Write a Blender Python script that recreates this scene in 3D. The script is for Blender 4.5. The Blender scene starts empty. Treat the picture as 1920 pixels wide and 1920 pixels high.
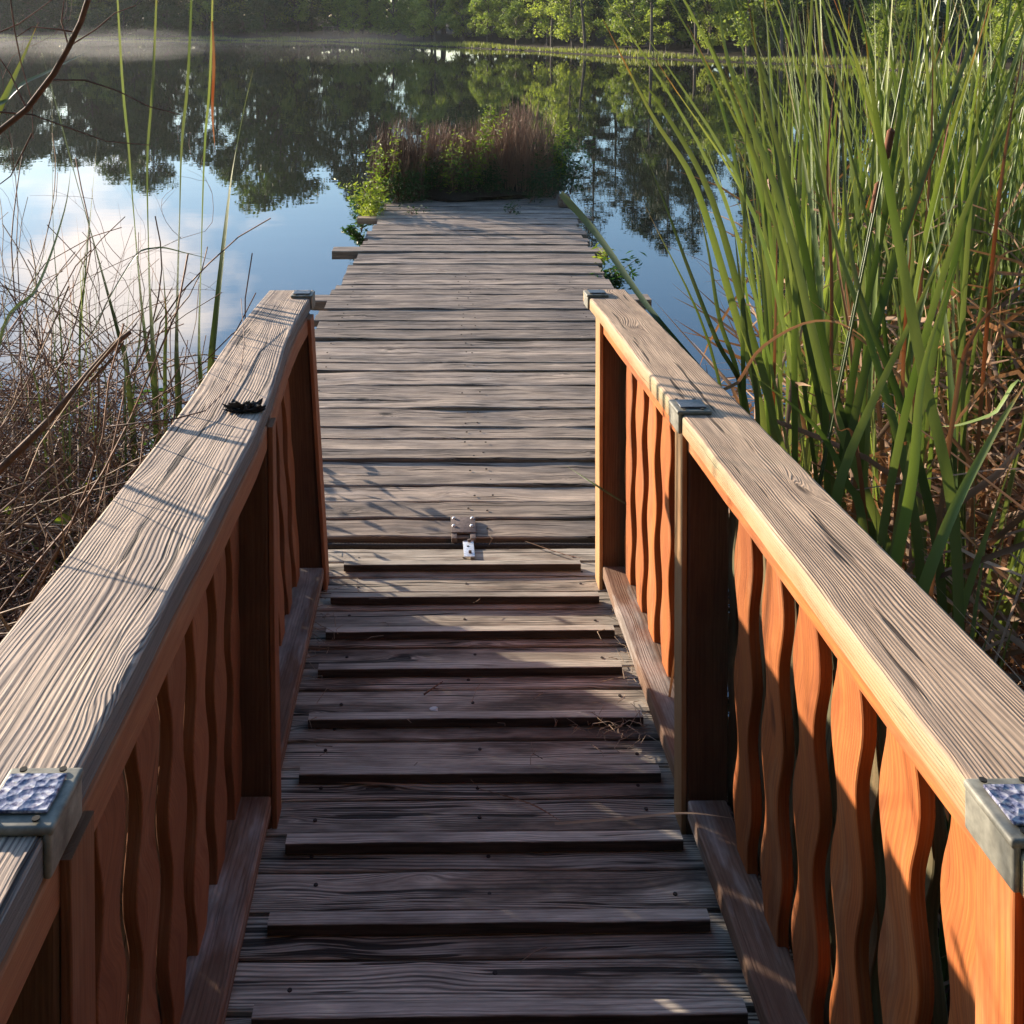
import bpy, bmesh, math, random
import numpy as np
from mathutils import Vector, Matrix, noise as mnoise
R = math.radians
random.seed(7)
rnd = random.Random(7)
SC = bpy.context.scene
COL = SC.collection

# ------------------------------------------------------------------ camera model
F, X0, Y0 = 1900.0, 830.0, 213.0
PITCH = math.atan(183 / 1900)
CAM = Vector((0, 0, 1.95))
FWD = Vector((0, math.cos(PITCH), -math.sin(PITCH)))
UPV = Vector((0, math.sin(PITCH), math.cos(PITCH)))
def at(px, py, d):
    """world point seen at a photo pixel, d metres in front of the camera"""
    return CAM + (FWD + Vector((1, 0, 0)) * ((px - X0) / F) - UPV * ((py - Y0) / F)) * d

cd = bpy.data.cameras.new('camera'); cam = bpy.data.objects.new('camera', cd); COL.objects.link(cam)
cam.location = CAM; cam.rotation_euler = (math.pi / 2 - PITCH, 0, 0)
cd.sensor_width = 36; cd.lens = 36 * F / 1920
cd.shift_x = (960 - X0) / 1920; cd.shift_y = -(960 - Y0) / 1920
cd.clip_start = 0.02; cd.clip_end = 3000
SC.camera = cam

# ------------------------------------------------------------------ nodes
class NT:
    def __init__(s, name, displ=False):
        s.m = bpy.data.materials.new(name); s.m.use_nodes = True
        s.t = s.m.node_tree; s.t.nodes.clear()
        s.out = s.t.nodes.new('ShaderNodeOutputMaterial')
    def n(s, typ, **k):
        nd = s.t.nodes.new(typ)
        ins = k.pop('ins', {})
        for a, b in k.items(): setattr(nd, a, b)
        for a, b in ins.items(): s.set(nd.inputs[a], b)
        return nd
    def set(s, sock, v):
        if isinstance(v, bpy.types.NodeSocket): s.t.links.new(v, sock)
        elif isinstance(v, bpy.types.Node): s.t.links.new(v.outputs[0], sock)
        else:
            if sock.type == 'RGBA' and len(v) == 3: v = (*v, 1)
            sock.default_value = v
    def math(s, op, a, b=0.0, c=None, clamp=False):
        nd = s.n('ShaderNodeMath', operation=op, use_clamp=clamp)
        s.set(nd.inputs[0], a); s.set(nd.inputs[1], b)
        if c is not None: s.set(nd.inputs[2], c)
        return nd.outputs[0]
    def comb(s, x, y, z):
        nd = s.n('ShaderNodeCombineXYZ'); s.set(nd.inputs[0], x); s.set(nd.inputs[1], y); s.set(nd.inputs[2], z)
        return nd.outputs[0]
    def noise(s, vec, scale=1.0, detail=2.0, rough=.5, dist=0.0):
        nd = s.n('ShaderNodeTexNoise'); s.set(nd.inputs['Vector'], vec)
        nd.inputs['Scale'].default_value = scale; nd.inputs['Detail'].default_value = detail
        nd.inputs['Roughness'].default_value = rough; nd.inputs['Distortion'].default_value = dist
        return nd.outputs['Fac']
    def ramp(s, fac, stops, interp='LINEAR'):
        nd = s.n('ShaderNodeValToRGB'); cr = nd.color_ramp; cr.interpolation = interp
        while len(cr.elements) < len(stops): cr.elements.new(.5)
        for e, (p, c) in zip(cr.elements, stops):
            e.position = p
            if not hasattr(c, '__len__'): c = (c, c, c)
            e.color = (*c, 1)
        s.set(nd.inputs[0], fac); return nd.outputs[0]
    def mix(s, fac, a, b, mode='MIX'):
        nd = s.n('ShaderNodeMix', data_type='RGBA', blend_type=mode)
        s.set(nd.inputs[0], fac); s.set(nd.inputs[6], a); s.set(nd.inputs[7], b)
        return nd.outputs[2]
    def rng(s, v, a, b, c=0.0, d=1.0):
        nd = s.n('ShaderNodeMapRange'); s.set(nd.inputs[0], v)
        for i, x in enumerate((a, b, c, d)): nd.inputs[i + 1].default_value = x
        return nd.outputs[0]
    def bsdf(s, col, rough=.8, bump=None, bstr=.5, bdist=.002, spec=.5, metal=0.0, translucent=None, tcol=None):
        p = s.n('ShaderNodeBsdfPrincipled')
        s.set(p.inputs['Base Color'], col); s.set(p.inputs['Roughness'], rough)
        p.inputs['Specular IOR Level'].default_value = spec; p.inputs['Metallic'].default_value = metal
        nrm = None
        if bump is not None:
            b = s.n('ShaderNodeBump'); b.inputs['Strength'].default_value = bstr; b.inputs['Distance'].default_value = bdist
            s.set(b.inputs['Height'], bump); s.set(p.inputs['Normal'], b); nrm = b
        o = p
        if translucent:
            t = s.n('ShaderNodeBsdfTranslucent'); s.set(t.inputs[0], tcol if tcol is not None else col)
            mx = s.n('ShaderNodeMixShader'); mx.inputs[0].default_value = translucent
            s.t.links.new(p.outputs[0], mx.inputs[1]); s.t.links.new(t.outputs[0], mx.inputs[2]); o = mx
        s.t.links.new(o.outputs[0], s.out.inputs[0])
        return s.m

def wood(name, light, mid, dark, ring=150.0, warp=.02, wfreq=7.0, side=None, blotch=None, blo=(.45, .7, .8), bstr=.8, bdist=.0015, rough=.8,
         crack=.70, edge=None, line=.75, knots=1.0, grime=None):
    """sawn softwood: growth rings as thin dark lines that bend round knots, fibre, drying checks, dirt"""
    N = NT(name)
    uv = N.n('ShaderNodeUVMap'); uv.uv_map = 'grain'
    sp = N.n('ShaderNodeSeparateXYZ'); N.set(sp.inputs[0], uv.outputs[0]); u, v = sp.outputs[0], sp.outputs[1]
    oi = N.n('ShaderNodeObjectInfo'); r = N.math('MULTIPLY', oi.outputs['Random'], 37.0)
    mu = lambda a, k: N.math('MULTIPLY', a, k)
    V3 = lambda a, b, c: N.comb(mu(u, a), mu(v, b), N.math('ADD', r, c))
    w1 = N.math('SUBTRACT', N.noise(V3(.8, wfreq, 0), 1, 2, .5), .5)
    w2 = N.math('SUBTRACT', N.noise(V3(7, 45.0, 2), 1, 2, .5), .5)
    ww = N.math('ADD', mu(w1, warp * 4), mu(w2, .0035))
    vo = N.n('ShaderNodeTexVoronoi', feature='F1'); vo.inputs['Randomness'].default_value = 1; vo.inputs['Scale'].default_value = 1
    N.set(vo.inputs['Vector'], N.comb(mu(u, 2.6), N.math('ADD', mu(v, 8.5), mu(w2, .5)), r)); dk = vo.outputs['Distance']
    kb = N.math('POWER', N.rng(dk, 0.0, .34, 1, 0), 2.0)
    ww = N.math('ADD', ww, mu(kb, .026 * knots))
    kn = mu(N.rng(dk, .035, .09, 1, 0), knots)
    vv = N.math('ADD', v, ww)
    sp_ = N.noise(N.comb(mu(u, .3), mu(vv, 22.0), r), 1, 1)
    fr = N.math('FRACT', N.math('ADD', mu(vv, ring), mu(sp_, 5.0)))
    ln = N.ramp(fr, [(0, 1), (.16, .95), (.36, .25), (.60, 0), (.84, .45), (1, 1)])
    fade = N.rng(N.noise(N.comb(mu(u, 3.0), mu(vv, 60.0), N.math('ADD', r, 5)), 1, 2, .5), .36, .60)
    ln = N.math('MULTIPLY', ln, N.math('ADD', mu(fade, .65), .35))
    fine = N.noise(N.comb(mu(u, 14.0), mu(vv, 620.0), r), 1, 3, .6)
    mott = N.noise(V3(7.0, 26.0, 9), 1, 4, .65)
    big = N.noise(V3(2.6, 12.0, 3), 1, 4, .6)
    c = N.mix(N.rng(mott, .34, .66), mid, light)
    c = N.mix(N.rng(fine, .38, .60, .42, 0), c, dark)
    if blotch is not None:
        c = N.mix(N.rng(big, blo[0], blo[1], 0, blo[2]), c, N.mix(N.rng(mott, .38, .62), blotch[0], blotch[1]))
    c = N.mix(mu(ln, line), c, dark)
    ckn = N.noise(N.comb(mu(u, 2.6), mu(vv, 85.0), N.math('ADD', r, 11.0)), 1, 2.0, .55)
    ck = N.rng(ckn, crack, crack + .03)
    dkn = tuple(x * .35 for x in dark)
    c = N.mix(mu(kn, .85), c, dkn)
    ck = N.math('MAXIMUM', ck, mu(kn, .5))
    rr = N.rng(N.math('FRACT', N.math('MULTIPLY', oi.outputs['Random'], 7.13)), 0, 1, .72, 1.18)
    c = N.mix(1.0, c, N.comb(rr, rr, rr), 'MULTIPLY')
    c = N.mix(mu(ck, .9), c, dkn)
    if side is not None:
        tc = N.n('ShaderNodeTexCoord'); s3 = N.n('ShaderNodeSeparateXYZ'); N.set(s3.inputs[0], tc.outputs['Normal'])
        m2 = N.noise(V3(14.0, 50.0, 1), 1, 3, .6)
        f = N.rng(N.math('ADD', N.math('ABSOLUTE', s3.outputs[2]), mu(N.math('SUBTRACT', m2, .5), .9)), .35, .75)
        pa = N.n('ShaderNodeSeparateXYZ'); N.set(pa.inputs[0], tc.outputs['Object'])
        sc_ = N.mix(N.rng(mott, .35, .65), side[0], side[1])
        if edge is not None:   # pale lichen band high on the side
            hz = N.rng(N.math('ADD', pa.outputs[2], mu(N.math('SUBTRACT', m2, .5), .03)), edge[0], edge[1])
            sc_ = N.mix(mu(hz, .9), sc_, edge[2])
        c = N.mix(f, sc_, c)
    h = N.math('SUBTRACT', N.math('ADD', mu(fine, .5), mu(mott, .35)), N.math('ADD', mu(ln, .5), mu(ck, 1.4)))
    return N.bsdf(c, rough, h, bstr, bdist, spec=.25)

M = {}
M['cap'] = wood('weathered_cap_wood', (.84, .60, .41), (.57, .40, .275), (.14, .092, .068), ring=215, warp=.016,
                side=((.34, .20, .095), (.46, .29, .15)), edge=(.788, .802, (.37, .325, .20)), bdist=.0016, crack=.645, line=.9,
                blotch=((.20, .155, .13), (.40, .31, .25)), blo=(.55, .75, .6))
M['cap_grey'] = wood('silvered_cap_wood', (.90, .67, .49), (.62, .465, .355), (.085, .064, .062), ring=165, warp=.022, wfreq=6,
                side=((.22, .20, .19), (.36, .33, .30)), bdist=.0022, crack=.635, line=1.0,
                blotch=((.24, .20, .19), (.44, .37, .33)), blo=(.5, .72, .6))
M['deck'] = wood('grey_dock_wood', (.80, .615, .47), (.53, .405, .32), (.10, .078, .066), ring=190, warp=.016, bdist=.0022, crack=.61, line=.95,
                blotch=((.15, .125, .11), (.38, .32, .285)), blo=(.42, .66, .85))
M['ramp'] = wood('worn_gangway_wood', (.92, .79, .64), (.60, .50, .40), (.075, .062, .052), ring=180, warp=.016, bdist=.0024, crack=.615, line=.95,
                blotch=((.07, .05, .038), (.36, .25, .18)), blo=(.48, .62, .85))
M['cleat'] = wood('worn_cleat_wood_shaded_sides', (.86, .76, .64), (.60, .52, .43), (.10, .085, .075), side=((.035, .027, .022), (.09, .07, .058)), ring=150, warp=.006, bdist=.0015, crack=.69, line=.5,
                blotch=((.12, .095, .08), (.30, .24, .20)), blo=(.5, .7, .8), knots=.6)  # side colours painted dark to carry the shade on the cleat fronts
M['toe'] = wood('scuffed_toe_board_wood', (.30, .19, .13), (.19, .105, .068), (.11, .055, .034), ring=120, warp=.010, bdist=.0012, crack=.72, line=.35,
                blotch=((.26, .23, .21), (.50, .44, .40)), blo=(.50, .60, .8), knots=.5)
M['stain'] = wood('orange_stained_wood', (.60, .19, .045), (.46, .13, .034), (.22, .06, .02), ring=95, warp=.03, wfreq=5, bstr=.5, bdist=.0009,
                crack=.73, rough=.8, line=.42, blotch=((.20, .075, .03), (.42, .21, .10)), blo=(.50, .66, .7), knots=.8)
M['stain_red_shaded'] = wood('shade_darkened_red_brown_wood', (.34, .15, .07), (.26, .105, .05), (.14, .052, .028), ring=95, warp=.03, wfreq=5, bstr=.5, bdist=.0009,
                crack=.755, rough=.75, line=.30, blotch=((.22, .085, .04), (.36, .20, .12)), blo=(.52, .72, .65), knots=.5)  # left railing stain: redder, with that side's shade darkened into the colour
M['tan'] = wood('tan_weathered_edge_wood', (.46, .28, .135), (.36, .20, .09), (.28, .14, .06), ring=120, warp=.012, bstr=.5, bdist=.001,
                crack=.74, line=.35, blotch=((.40, .22, .11), (.55, .42, .27)), blo=(.5, .7, .7), knots=.4)
M['stain_dark'] = wood('brown_stained_post_wood', (.17, .095, .052), (.125, .066, .038), (.06, .032, .02), ring=110, warp=.01, bstr=.5, bdist=.0009,
                crack=.74, line=.35, knots=.4)
M['moss'] = wood('mossy_stained_wood', (.24, .15, .075), (.17, .115, .058), (.08, .06, .032), ring=110, warp=.012,
                blotch=((.075, .085, .045), (.14, .15, .08)), blo=(.42, .6, .9), bdist=.001, crack=.74, line=.3, knots=.4)

def plain(name, col, rough=.6, metal=0, nz=None, bstr=.3, var=.25, spec=.5):
    N = NT(name); tc = N.n('ShaderNodeTexCoord')
    f = N.noise(tc.outputs['Object'], nz or 60, 4, .6)
    c = N.mix(N.rng(f, .3, .7), tuple(x * (1 - var) for x in col), tuple(min(1, x * (1 + var)) for x in col))
    return N.bsdf(c, rough, f, bstr, .001, metal=metal, spec=spec)
M['galv'] = plain('brushed_galvanised_metal', (.62, .63, .66), .35, .9, 200)
M['white_metal'] = plain('pale_zinc_metal', (.72, .72, .75), .45, .5, 150)
M['rust'] = plain('brown_rusted_steel', (.16, .115, .10), .7, .2, 90, var=.4)
M['darkrod'] = plain('dark_rusted_rod', (.035, .025, .022), .8, .2, 120, var=.4)
M['housing'] = plain('aged_cream_housing', (.20, .19, .155), .6, .1, 45, var=.5)
M['rust_nail'] = plain('rusty_nail_head', (.035, .022, .018), .8)
M['black'] = plain('charred_black_plastic', (.012, .012, .013), .7, 0, 90)
M['hole'] = plain('dark_screw_hole', (.008, .007, .006), .9)
def m_panel():
    N = NT('hammered_solar_glass'); tc = N.n('ShaderNodeTexCoord')
    vo = N.n('ShaderNodeTexVoronoi'); N.set(vo.inputs['Vector'], tc.outputs['Object']); vo.inputs['Scale'].default_value = 95
    f = N.noise(tc.outputs['Object'], 220, 2)
    c = N.ramp(f, [(.35, (.04, .045, .11)), (.5, (.22, .22, .32)), (.65, (.42, .41, .46))])
    return N.bsdf(c, .18, vo.outputs['Distance'], .8, .004, spec=.6)
M['panel'] = m_panel()
M['panel_dark'] = plain('dark_scratched_solar_glass', (.075, .08, .10), .3, .1, 160, var=.6, spec=.6)

def leafmat(name, base, hi, tips=None, trans=.35, rough=.5, tcol=None, osc=.6):
    N = NT(name); tc = N.n('ShaderNodeTexCoord'); oi = N.n('ShaderNodeObjectInfo')
    f = N.noise(tc.outputs['Object'], osc, 3, .6)
    uv = N.n('ShaderNodeUVMap'); uv.uv_map = 'grain'
    sp = N.n('ShaderNodeSeparateXYZ'); N.set(sp.inputs[0], uv.outputs[0])
    a = N.math('ADD', N.math('MULTIPLY', sp.outputs[1], .5), N.math('MULTIPLY', f, .6))
    a = N.math('ADD', a, N.math('MULTIPLY', N.math('SUBTRACT', oi.outputs['Random'], .5), .5))
    c = N.mix(N.rng(a, .2, .9), base, hi)
    return N.bsdf(c, rough, spec=.35, translucent=trans, tcol=N.mix(1.0, c, tcol or (1.3, 1.5, .6), 'MULTIPLY'))
M['leaf_bright'] = leafmat('bright_shore_leaves', (.15, .20, .045), (.40, .42, .11), trans=.42)
M['leaf_mid'] = leafmat('mid_green_leaves', (.05, .08, .022), (.12, .16, .045), trans=.35)
M['leaf_dark'] = leafmat('dark_forest_leaves', (.032, .055, .02), (.085, .12, .04), trans=.3)
M['needle'] = leafmat('pine_needles', (.02, .034, .014), (.05, .072, .028), trans=.2)
M['weed'] = leafmat('yellow_green_weed_leaves', (.14, .20, .03), (.36, .38, .07), trans=.4, osc=8)
M['weed_dark'] = leafmat('deep_green_weed_leaves', (.02, .05, .015), (.06, .13, .03), trans=.3, osc=8)
M['grass'] = leafmat('bank_grass_blades', (.12, .15, .035), (.34, .33, .10), trans=.35)
M['reed'] = leafmat('red_brown_reed_stems', (.05, .024, .017), (.36, .215, .14), trans=.15, tcol=(1, .8, .6), osc=9)
M['bark'] = plain('grey_brown_bark', (.11, .085, .065), .9, 0, 8, .8, .4)

def m_blade(name, ramp_stops, base, trans=.35, dead=False):
    """uv.x runs root to tip, uv.y is one random number per blade"""
    N = NT(name); uv = N.n('ShaderNodeUVMap'); uv.uv_map = 'grain'
    sp = N.n('ShaderNodeSeparateXYZ'); N.set(sp.inputs[0], uv.outputs[0]); u, v = sp.outputs[0], sp.outputs[1]
    vr = N.math('FRACT', v)
    tc = N.n('ShaderNodeTexCoord')
    st = N.noise(tc.outputs['Object'], 9, 3, .6)
    um = N.math('ADD', u, N.math('MULTIPLY', N.math('SUBTRACT', st, .5), .07))
    um = N.math('ADD', um, N.math('MULTIPLY', N.math('SUBTRACT', vr, .55), .16))
    c = N.ramp(um, ramp_stops)
    hue = N.ramp(N.math('FRACT', N.math('MULTIPLY', vr, 7.3)), base)
    c = N.mix(1.0, c, hue, 'MULTIPLY')
    ac = N.math('FRACT', N.math('MULTIPLY', v, 1.0))
    s2 = N.noise(N.comb(N.math('MULTIPLY', u, 3), N.math('MULTIPLY', v, 60), 0), 1, 2)
    c = N.mix(N.rng(s2, .38, .62, 0, .5), c, (.24, .26, .13) if not dead else (.3, .22, .14))
    return N.bsdf(c, .36 if not dead else .8, N.noise(N.comb(u, N.math('MULTIPLY', v, 50), 0), 1, 1) if False else None, spec=.65, translucent=trans, tcol=N.mix(1.0, c, (1.35, 1.35, .65) if not dead else (1.2, .9, .6), 'MULTIPLY'))
GR = [(0, (.12, .12, .06)), (.25, (.095, .145, .04)), (.75, (.14, .20, .052)), (.955, (.20, .22, .06)), (.975, (.35, .20, .04)), (1.0, (.30, .12, .05))]
M['cattail'] = m_blade('cattail_leaf', GR, [(0, (.38, .45, .5)), (.35, (.72, .8, .82)), (.7, (1.1, 1.1, 1.1)), (1, (1.9, 1.75, 1.75))], .28)
DR = [(0, (.22, .14, .09)), (.5, (.36, .23, .145)), (1, (.50, .35, .23))]
M['dead'] = m_blade('dead_cattail_leaf', DR, [(0, (.45, .36, .32)), (.5, (.9, .8, .75)), (1, (1.35, 1.2, 1.1))], .2, True)
RD = [(0, (.16, .10, .045)), (.5, (.22, .09, .04)), (1, (.26, .10, .04))]
M['russet'] = m_blade('russet_dying_leaf', RD, [(0, (.8, .7, .7)), (1, (1.2, 1.1, 1.0))], .35, True)
M['spike'] = plain('brown_cattail_spike', (.20, .075, .035), .9, 0, 400, .5, .3)
M['twig'] = plain('reddish_brown_twig', (.21, .12, .085), .75, 0, 30, .5, .45)
M['twig_pale'] = plain('pale_dry_vine', (.37, .26, .18), .8, 0, 30, .5, .4)
M['branch'] = plain('brown_branch_bark', (.17, .085, .05), .8, 0, 60, .8, .45)

def m_ground():
    N = NT('muddy_bank'); tc = N.n('ShaderNodeTexCoord')
    f = N.noise(tc.outputs['Object'], 3, 6, .65); f2 = N.noise(tc.outputs['Object'], 40, 4, .6)
    c = N.ramp(f, [(.35, (.022, .016, .011)), (.55, (.05, .036, .024)), (.75, (.085, .075, .035))])
    return N.bsdf(c, .95, f2, .8, .02, spec=.2)
M['ground'] = m_ground()
def m_water():
    N = NT('still_pond_water'); tc = N.n('ShaderNodeTexCoord')
    s = N.n('ShaderNodeMapping'); N.set(s.inputs[0], tc.outputs['Object']); s.inputs['Scale'].default_value = (.5, 1.0, 1)
    f = N.noise(s.outputs[0], 3.0, 3, .5); f2 = N.noise(tc.outputs['Object'], .35, 2, .5)
    h = N.math('ADD', f, N.math('MULTIPLY', f2, 2.5))
    b = N.n('ShaderNodeBump'); b.inputs['Strength'].default_value = 1.0; b.inputs['Distance'].default_value = .0006; N.set(b.inputs['Height'], h)
    g = N.n('ShaderNodeBsdfGlossy'); g.inputs['Roughness'].default_value = 0.0; g.inputs['Color'].default_value = (1, 1, 1, 1); N.set(g.inputs['Normal'], b)
    d = N.n('ShaderNodeBsdfDiffuse'); d.inputs['Color'].default_value = (.012, .014, .008, 1)
    fr = N.n('ShaderNodeFresnel'); fr.inputs['IOR'].default_value = WATER_IOR; N.set(fr.inputs['Normal'], b)
    mx = N.n('ShaderNodeMixShader'); N.set(mx.inputs[0], fr.outputs[0])
    N.t.links.new(d.outputs[0], mx.inputs[1]); N.t.links.new(g.outputs[0], mx.inputs[2])
    N.t.links.new(mx.outputs[0], N.out.inputs[0]); return N.m
WATER_IOR = 2.3
M['water'] = m_water()

# ------------------------------------------------------------------ mesh helpers
def mk(name, V, Fc, mat, parent=None, UV=None, smooth=False, sharp=None):
    me = bpy.data.meshes.new(name)
    me.from_pydata([tuple(v) for v in V] if not isinstance(V, np.ndarray) else V.tolist(), [], Fc)
    uvl = me.uv_layers.new(name='grain')
    if UV is not None:
        li = np.zeros(len(me.loops), dtype=np.int32); me.loops.foreach_get('vertex_index', li)
        UV = np.asarray(UV, dtype=np.float32)
        uvl.data.foreach_set('uv', UV[li].ravel() if len(UV) == len(me.vertices) else UV.ravel())
    me.materials.append(mat)
    if smooth:
        me.polygons.foreach_set('use_smooth', [True] * len(me.polygons))
        if sharp: me.set_sharp_from_angle(angle=sharp)
    me.update()
    o = bpy.data.objects.new(name, me); COL.objects.link(o)
    if parent: o.parent = parent
    return o

def tag(o, label=None, cat=None, group=None, kind=None):
    if label: o['label'] = label
    if cat: o['category'] = cat
    if group: o['group'] = group
    if kind: o['kind'] = kind
    return o
def empty(name, M4=None):
    o = bpy.data.objects.new(name, None); COL.objects.link(o); o.empty_display_size = .1
    if M4 is not None: o.matrix_world = M4
    return o

def board(name, L, W, T, mat, parent, M4, seg=None, r=.004, wob=.0015, bow=0.0, cup=0.0, wl=None, wr=None, seed=None, rough_end=.002, round_top=None):
    """plank: length along x from 0..L, width y -W/2..W/2, thickness z 0..T; M4 maps it into the parent's frame"""
    s = rnd.random() * 1000 if seed is None else seed
    seg = seg or max(2, int(L / .04))
    rt = round_top or r
    V, UV, Fc = [], [], []
    for i in range(seg + 1):
        x = L * i / seg
        nl = mnoise.noise(Vector((x * 6, s, 0))) + .5 * mnoise.noise(Vector((x * 25, s, 3)))
        nr = mnoise.noise(Vector((x * 6, s, 9))) + .5 * mnoise.noise(Vector((x * 25, s, 13)))
        zo = bow * (1 - (2 * x / L - 1) ** 2) + wob * mnoise.noise(Vector((x * 3, s, 21)))
        a = -(wl(x) if wl else W / 2) + wob * nl
        b = (wr(x) if wr else W / 2) + wob * nr
        c = cup
        ring = [(a, r * .7, 0), (a + r, 0, 0), (b - r, 0, 0), (b, r * .7, 0), (b, T - rt, 0), (b - rt * .35, T - rt * .35, 0), (b - rt, T, 0),
                ((a + b) / 2 + (b - a) * .2, T - c, 0), ((a + b) / 2 - (b - a) * .2, T - c, 0), (a + rt, T, 0), (a + rt * .35, T - rt * .35, 0), (a, T - rt, 0)]
        xx = x + (rough_end * mnoise.noise(Vector((s, i, 5))) if i in (0, seg) else 0)
        per = 0; prev = None
        for (y, z, _) in ring:
            if prev is not None: per += math.hypot(y - prev[0], z - prev[1])
            prev = (y, z)
            V.append(M4 @ Vector((xx, y, z + zo))); UV.append((x, per))
    n = 12
    for i in range(seg):
        for k in range(n):
            k2 = (k + 1) % n
            Fc.append((i * n + k, i * n + k2, (i + 1) * n + k2, (i + 1) * n + k))
    Fc = [tuple(reversed(f)) for f in Fc]
    Fc.append(tuple(range(n))); Fc.append(tuple(seg * n + k for k in reversed(range(n))))
    o = mk(name, V, Fc, mat, parent, UV, True, R(14))
    bm = bmesh.new(); bm.from_mesh(o.data); bmesh.ops.recalc_face_normals(bm, faces=bm.faces); bm.to_mesh(o.data); bm.free()
    return o
NAIL = []
def nails(plank, pts):
    if not NAIL:
        me = bpy.data.meshes.new('nail'); bm = bmesh.new(); bmesh.ops.create_cone(bm, cap_ends=True, segments=8, radius1=.0042, radius2=.0036, depth=.002)
        bm.to_mesh(me); bm.free(); me.uv_layers.new(name='grain'); me.materials.append(M['rust_nail']); NAIL.append(me)
    for p in pts:
        o = bpy.data.objects.new('nail', NAIL[0]); COL.objects.link(o); o.parent = plank; o.location = p
def MX(origin, xa, ya, za):
    m = Matrix.Identity(4)
    for i, a in enumerate((xa, ya, za)):
        for k in range(3): m[k][i] = a[k]
    for k in range(3): m[k][3] = origin[k]
    return m

def solid(name, mat, parent, pieces, bev=.002, seg=2):
    """pieces: ('box',(cx,cy,cz),(sx,sy,sz)[,rot]) or ('cyl',(c),r,h,axis)"""
    bm = bmesh.new()
    for p in pieces:
        if p[0] == 'box':
            m = Matrix.Translation(p[1]) @ (p[3] if len(p) > 3 else Matrix.Identity(4)) @ Matrix.Diagonal((*p[2], 1))
            g = bmesh.ops.create_cube(bm, size=1, matrix=m)
        else:
            rot = {'z': Matrix.Identity(4), 'x': Matrix.Rotation(math.pi / 2, 4, 'Y'), 'y': Matrix.Rotation(math.pi / 2, 4, 'X')}[p[4]]
            g = bmesh.ops.create_cone(bm, cap_ends=True, segments=p[5] if len(p) > 5 else 14, radius1=p[2], radius2=p[2] * (p[6] if len(p) > 6 else 1), depth=p[3], matrix=Matrix.Translation(p[1]) @ rot)
    if bev:
        es = [e for e in bm.edges if len(e.link_faces) == 2 and e.calc_face_angle(0) > .9]
        bmesh.ops.bevel(bm, geom=es, offset=bev, segments=seg, affect='EDGES', profile=.6, clamp_overlap=True)
    me = bpy.data.meshes.new(name); bm.to_mesh(me); bm.free(); me.uv_layers.new(name='grain')
    me.materials.append(mat); me.polygons.foreach_set('use_smooth', [True] * len(me.polygons)); me.set_sharp_from_angle(angle=R(40))
    o = bpy.data.objects.new(name, me); COL.objects.link(o); o.parent = parent
    return o

class Tubes:
    def __init__(s): s.V = []; s.F = []; s.UV = []
    def add(s, pts, r0, r1, k=4, rv=None):
        rv = rnd.random() if rv is None else rv
        pts = [Vector(p) for p in pts]; n = len(pts); b = len(s.V)
        for i, p in enumerate(pts):
            t = (pts[min(i + 1, n - 1)] - pts[max(i - 1, 0)]); t = t.normalized() if t.length > 1e-9 else Vector((0, 0, 1))
            a = t.cross(Vector((.31, .17, .93))); a = a.normalized() if a.length > 1e-4 else Vector((1, 0, 0)); c = t.cross(a)
            r = r0 + (r1 - r0) * i / (n - 1)
            for j in range(k):
                th = 2 * math.pi * j / k; s.V.append(p + (a * math.cos(th) + c * math.sin(th)) * r); s.UV.append((i / (n - 1), rv))
        for i in range(n - 1):
            for j in range(k):
                j2 = (j + 1) % k; s.F.append((b + i * k + j, b + i * k + j2, b + (i + 1) * k + j2, b + (i + 1) * k + j))
    def build(s, name, mat, parent=None): return mk(name, s.V, s.F, mat, parent, s.UV, True)

class Blades:
    def __init__(s): s.V = []; s.F = []; s.UV = []
    def add(s, pts, w, face=None, tw=0.0, tw0=0.0, fold=.25, n=16, rv=None, prof=None, basew=.6):
        """pts: control points root..tip (Catmull-Rom); w full width; twist in radians over its length"""
        rv = rnd.random() if rv is None else rv
        P = [Vector(p) for p in pts]; P = [P[0] * 2 - P[1]] + P + [P[-1] * 2 - P[-2]]
        m = len(P) - 3; b = len(s.V)
        C = []
        for i in range(n + 1):
            t = i / n * m; k = min(int(t), m - 1); f = t - k
            a, b0, c, d = P[k], P[k + 1], P[k + 2], P[k + 3]
            C.append(.5 * ((2 * b0) + (c - a) * f + (2 * a - 5 * b0 + 4 * c - d) * f * f + (3 * b0 - 3 * c + d - a) * f ** 3))
        for i, p in enumerate(C):
            f = i / n
            t = (C[min(i + 1, n)] - C[max(i - 1, 0)]).normalized()
            fc = Vector(face) if face is not None else Vector((0, -1, 0))
            sd = t.cross(fc); sd = sd.normalized() if sd.length > 1e-3 else Vector((1, 0, 0)); nn = sd.cross(t)
            an = tw0 + tw * f; sd2 = sd * math.cos(an) + nn * math.sin(an); nn2 = nn * math.cos(an) - sd * math.sin(an)
            ww = prof(f) if prof else (basew + (1 - basew) * min(1, f / .35)) * (1 - max(0, (f - .45) / .55) ** 1.7)
            ww = max(ww, .03) * w / 2
            s.V += [p - sd2 * ww + nn2 * ww * fold, p, p + sd2 * ww + nn2 * ww * fold]
            s.UV += [(f, rv), (f, rv), (f, rv)]
        for i in range(n):
            for j in range(2):
                q = b + i * 3 + j; s.F.append((q, q + 1, q + 4, q + 3))
    def build(s, name, mat, parent=None): return mk(name, s.V, s.F, mat, parent, s.UV, True)

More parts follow.
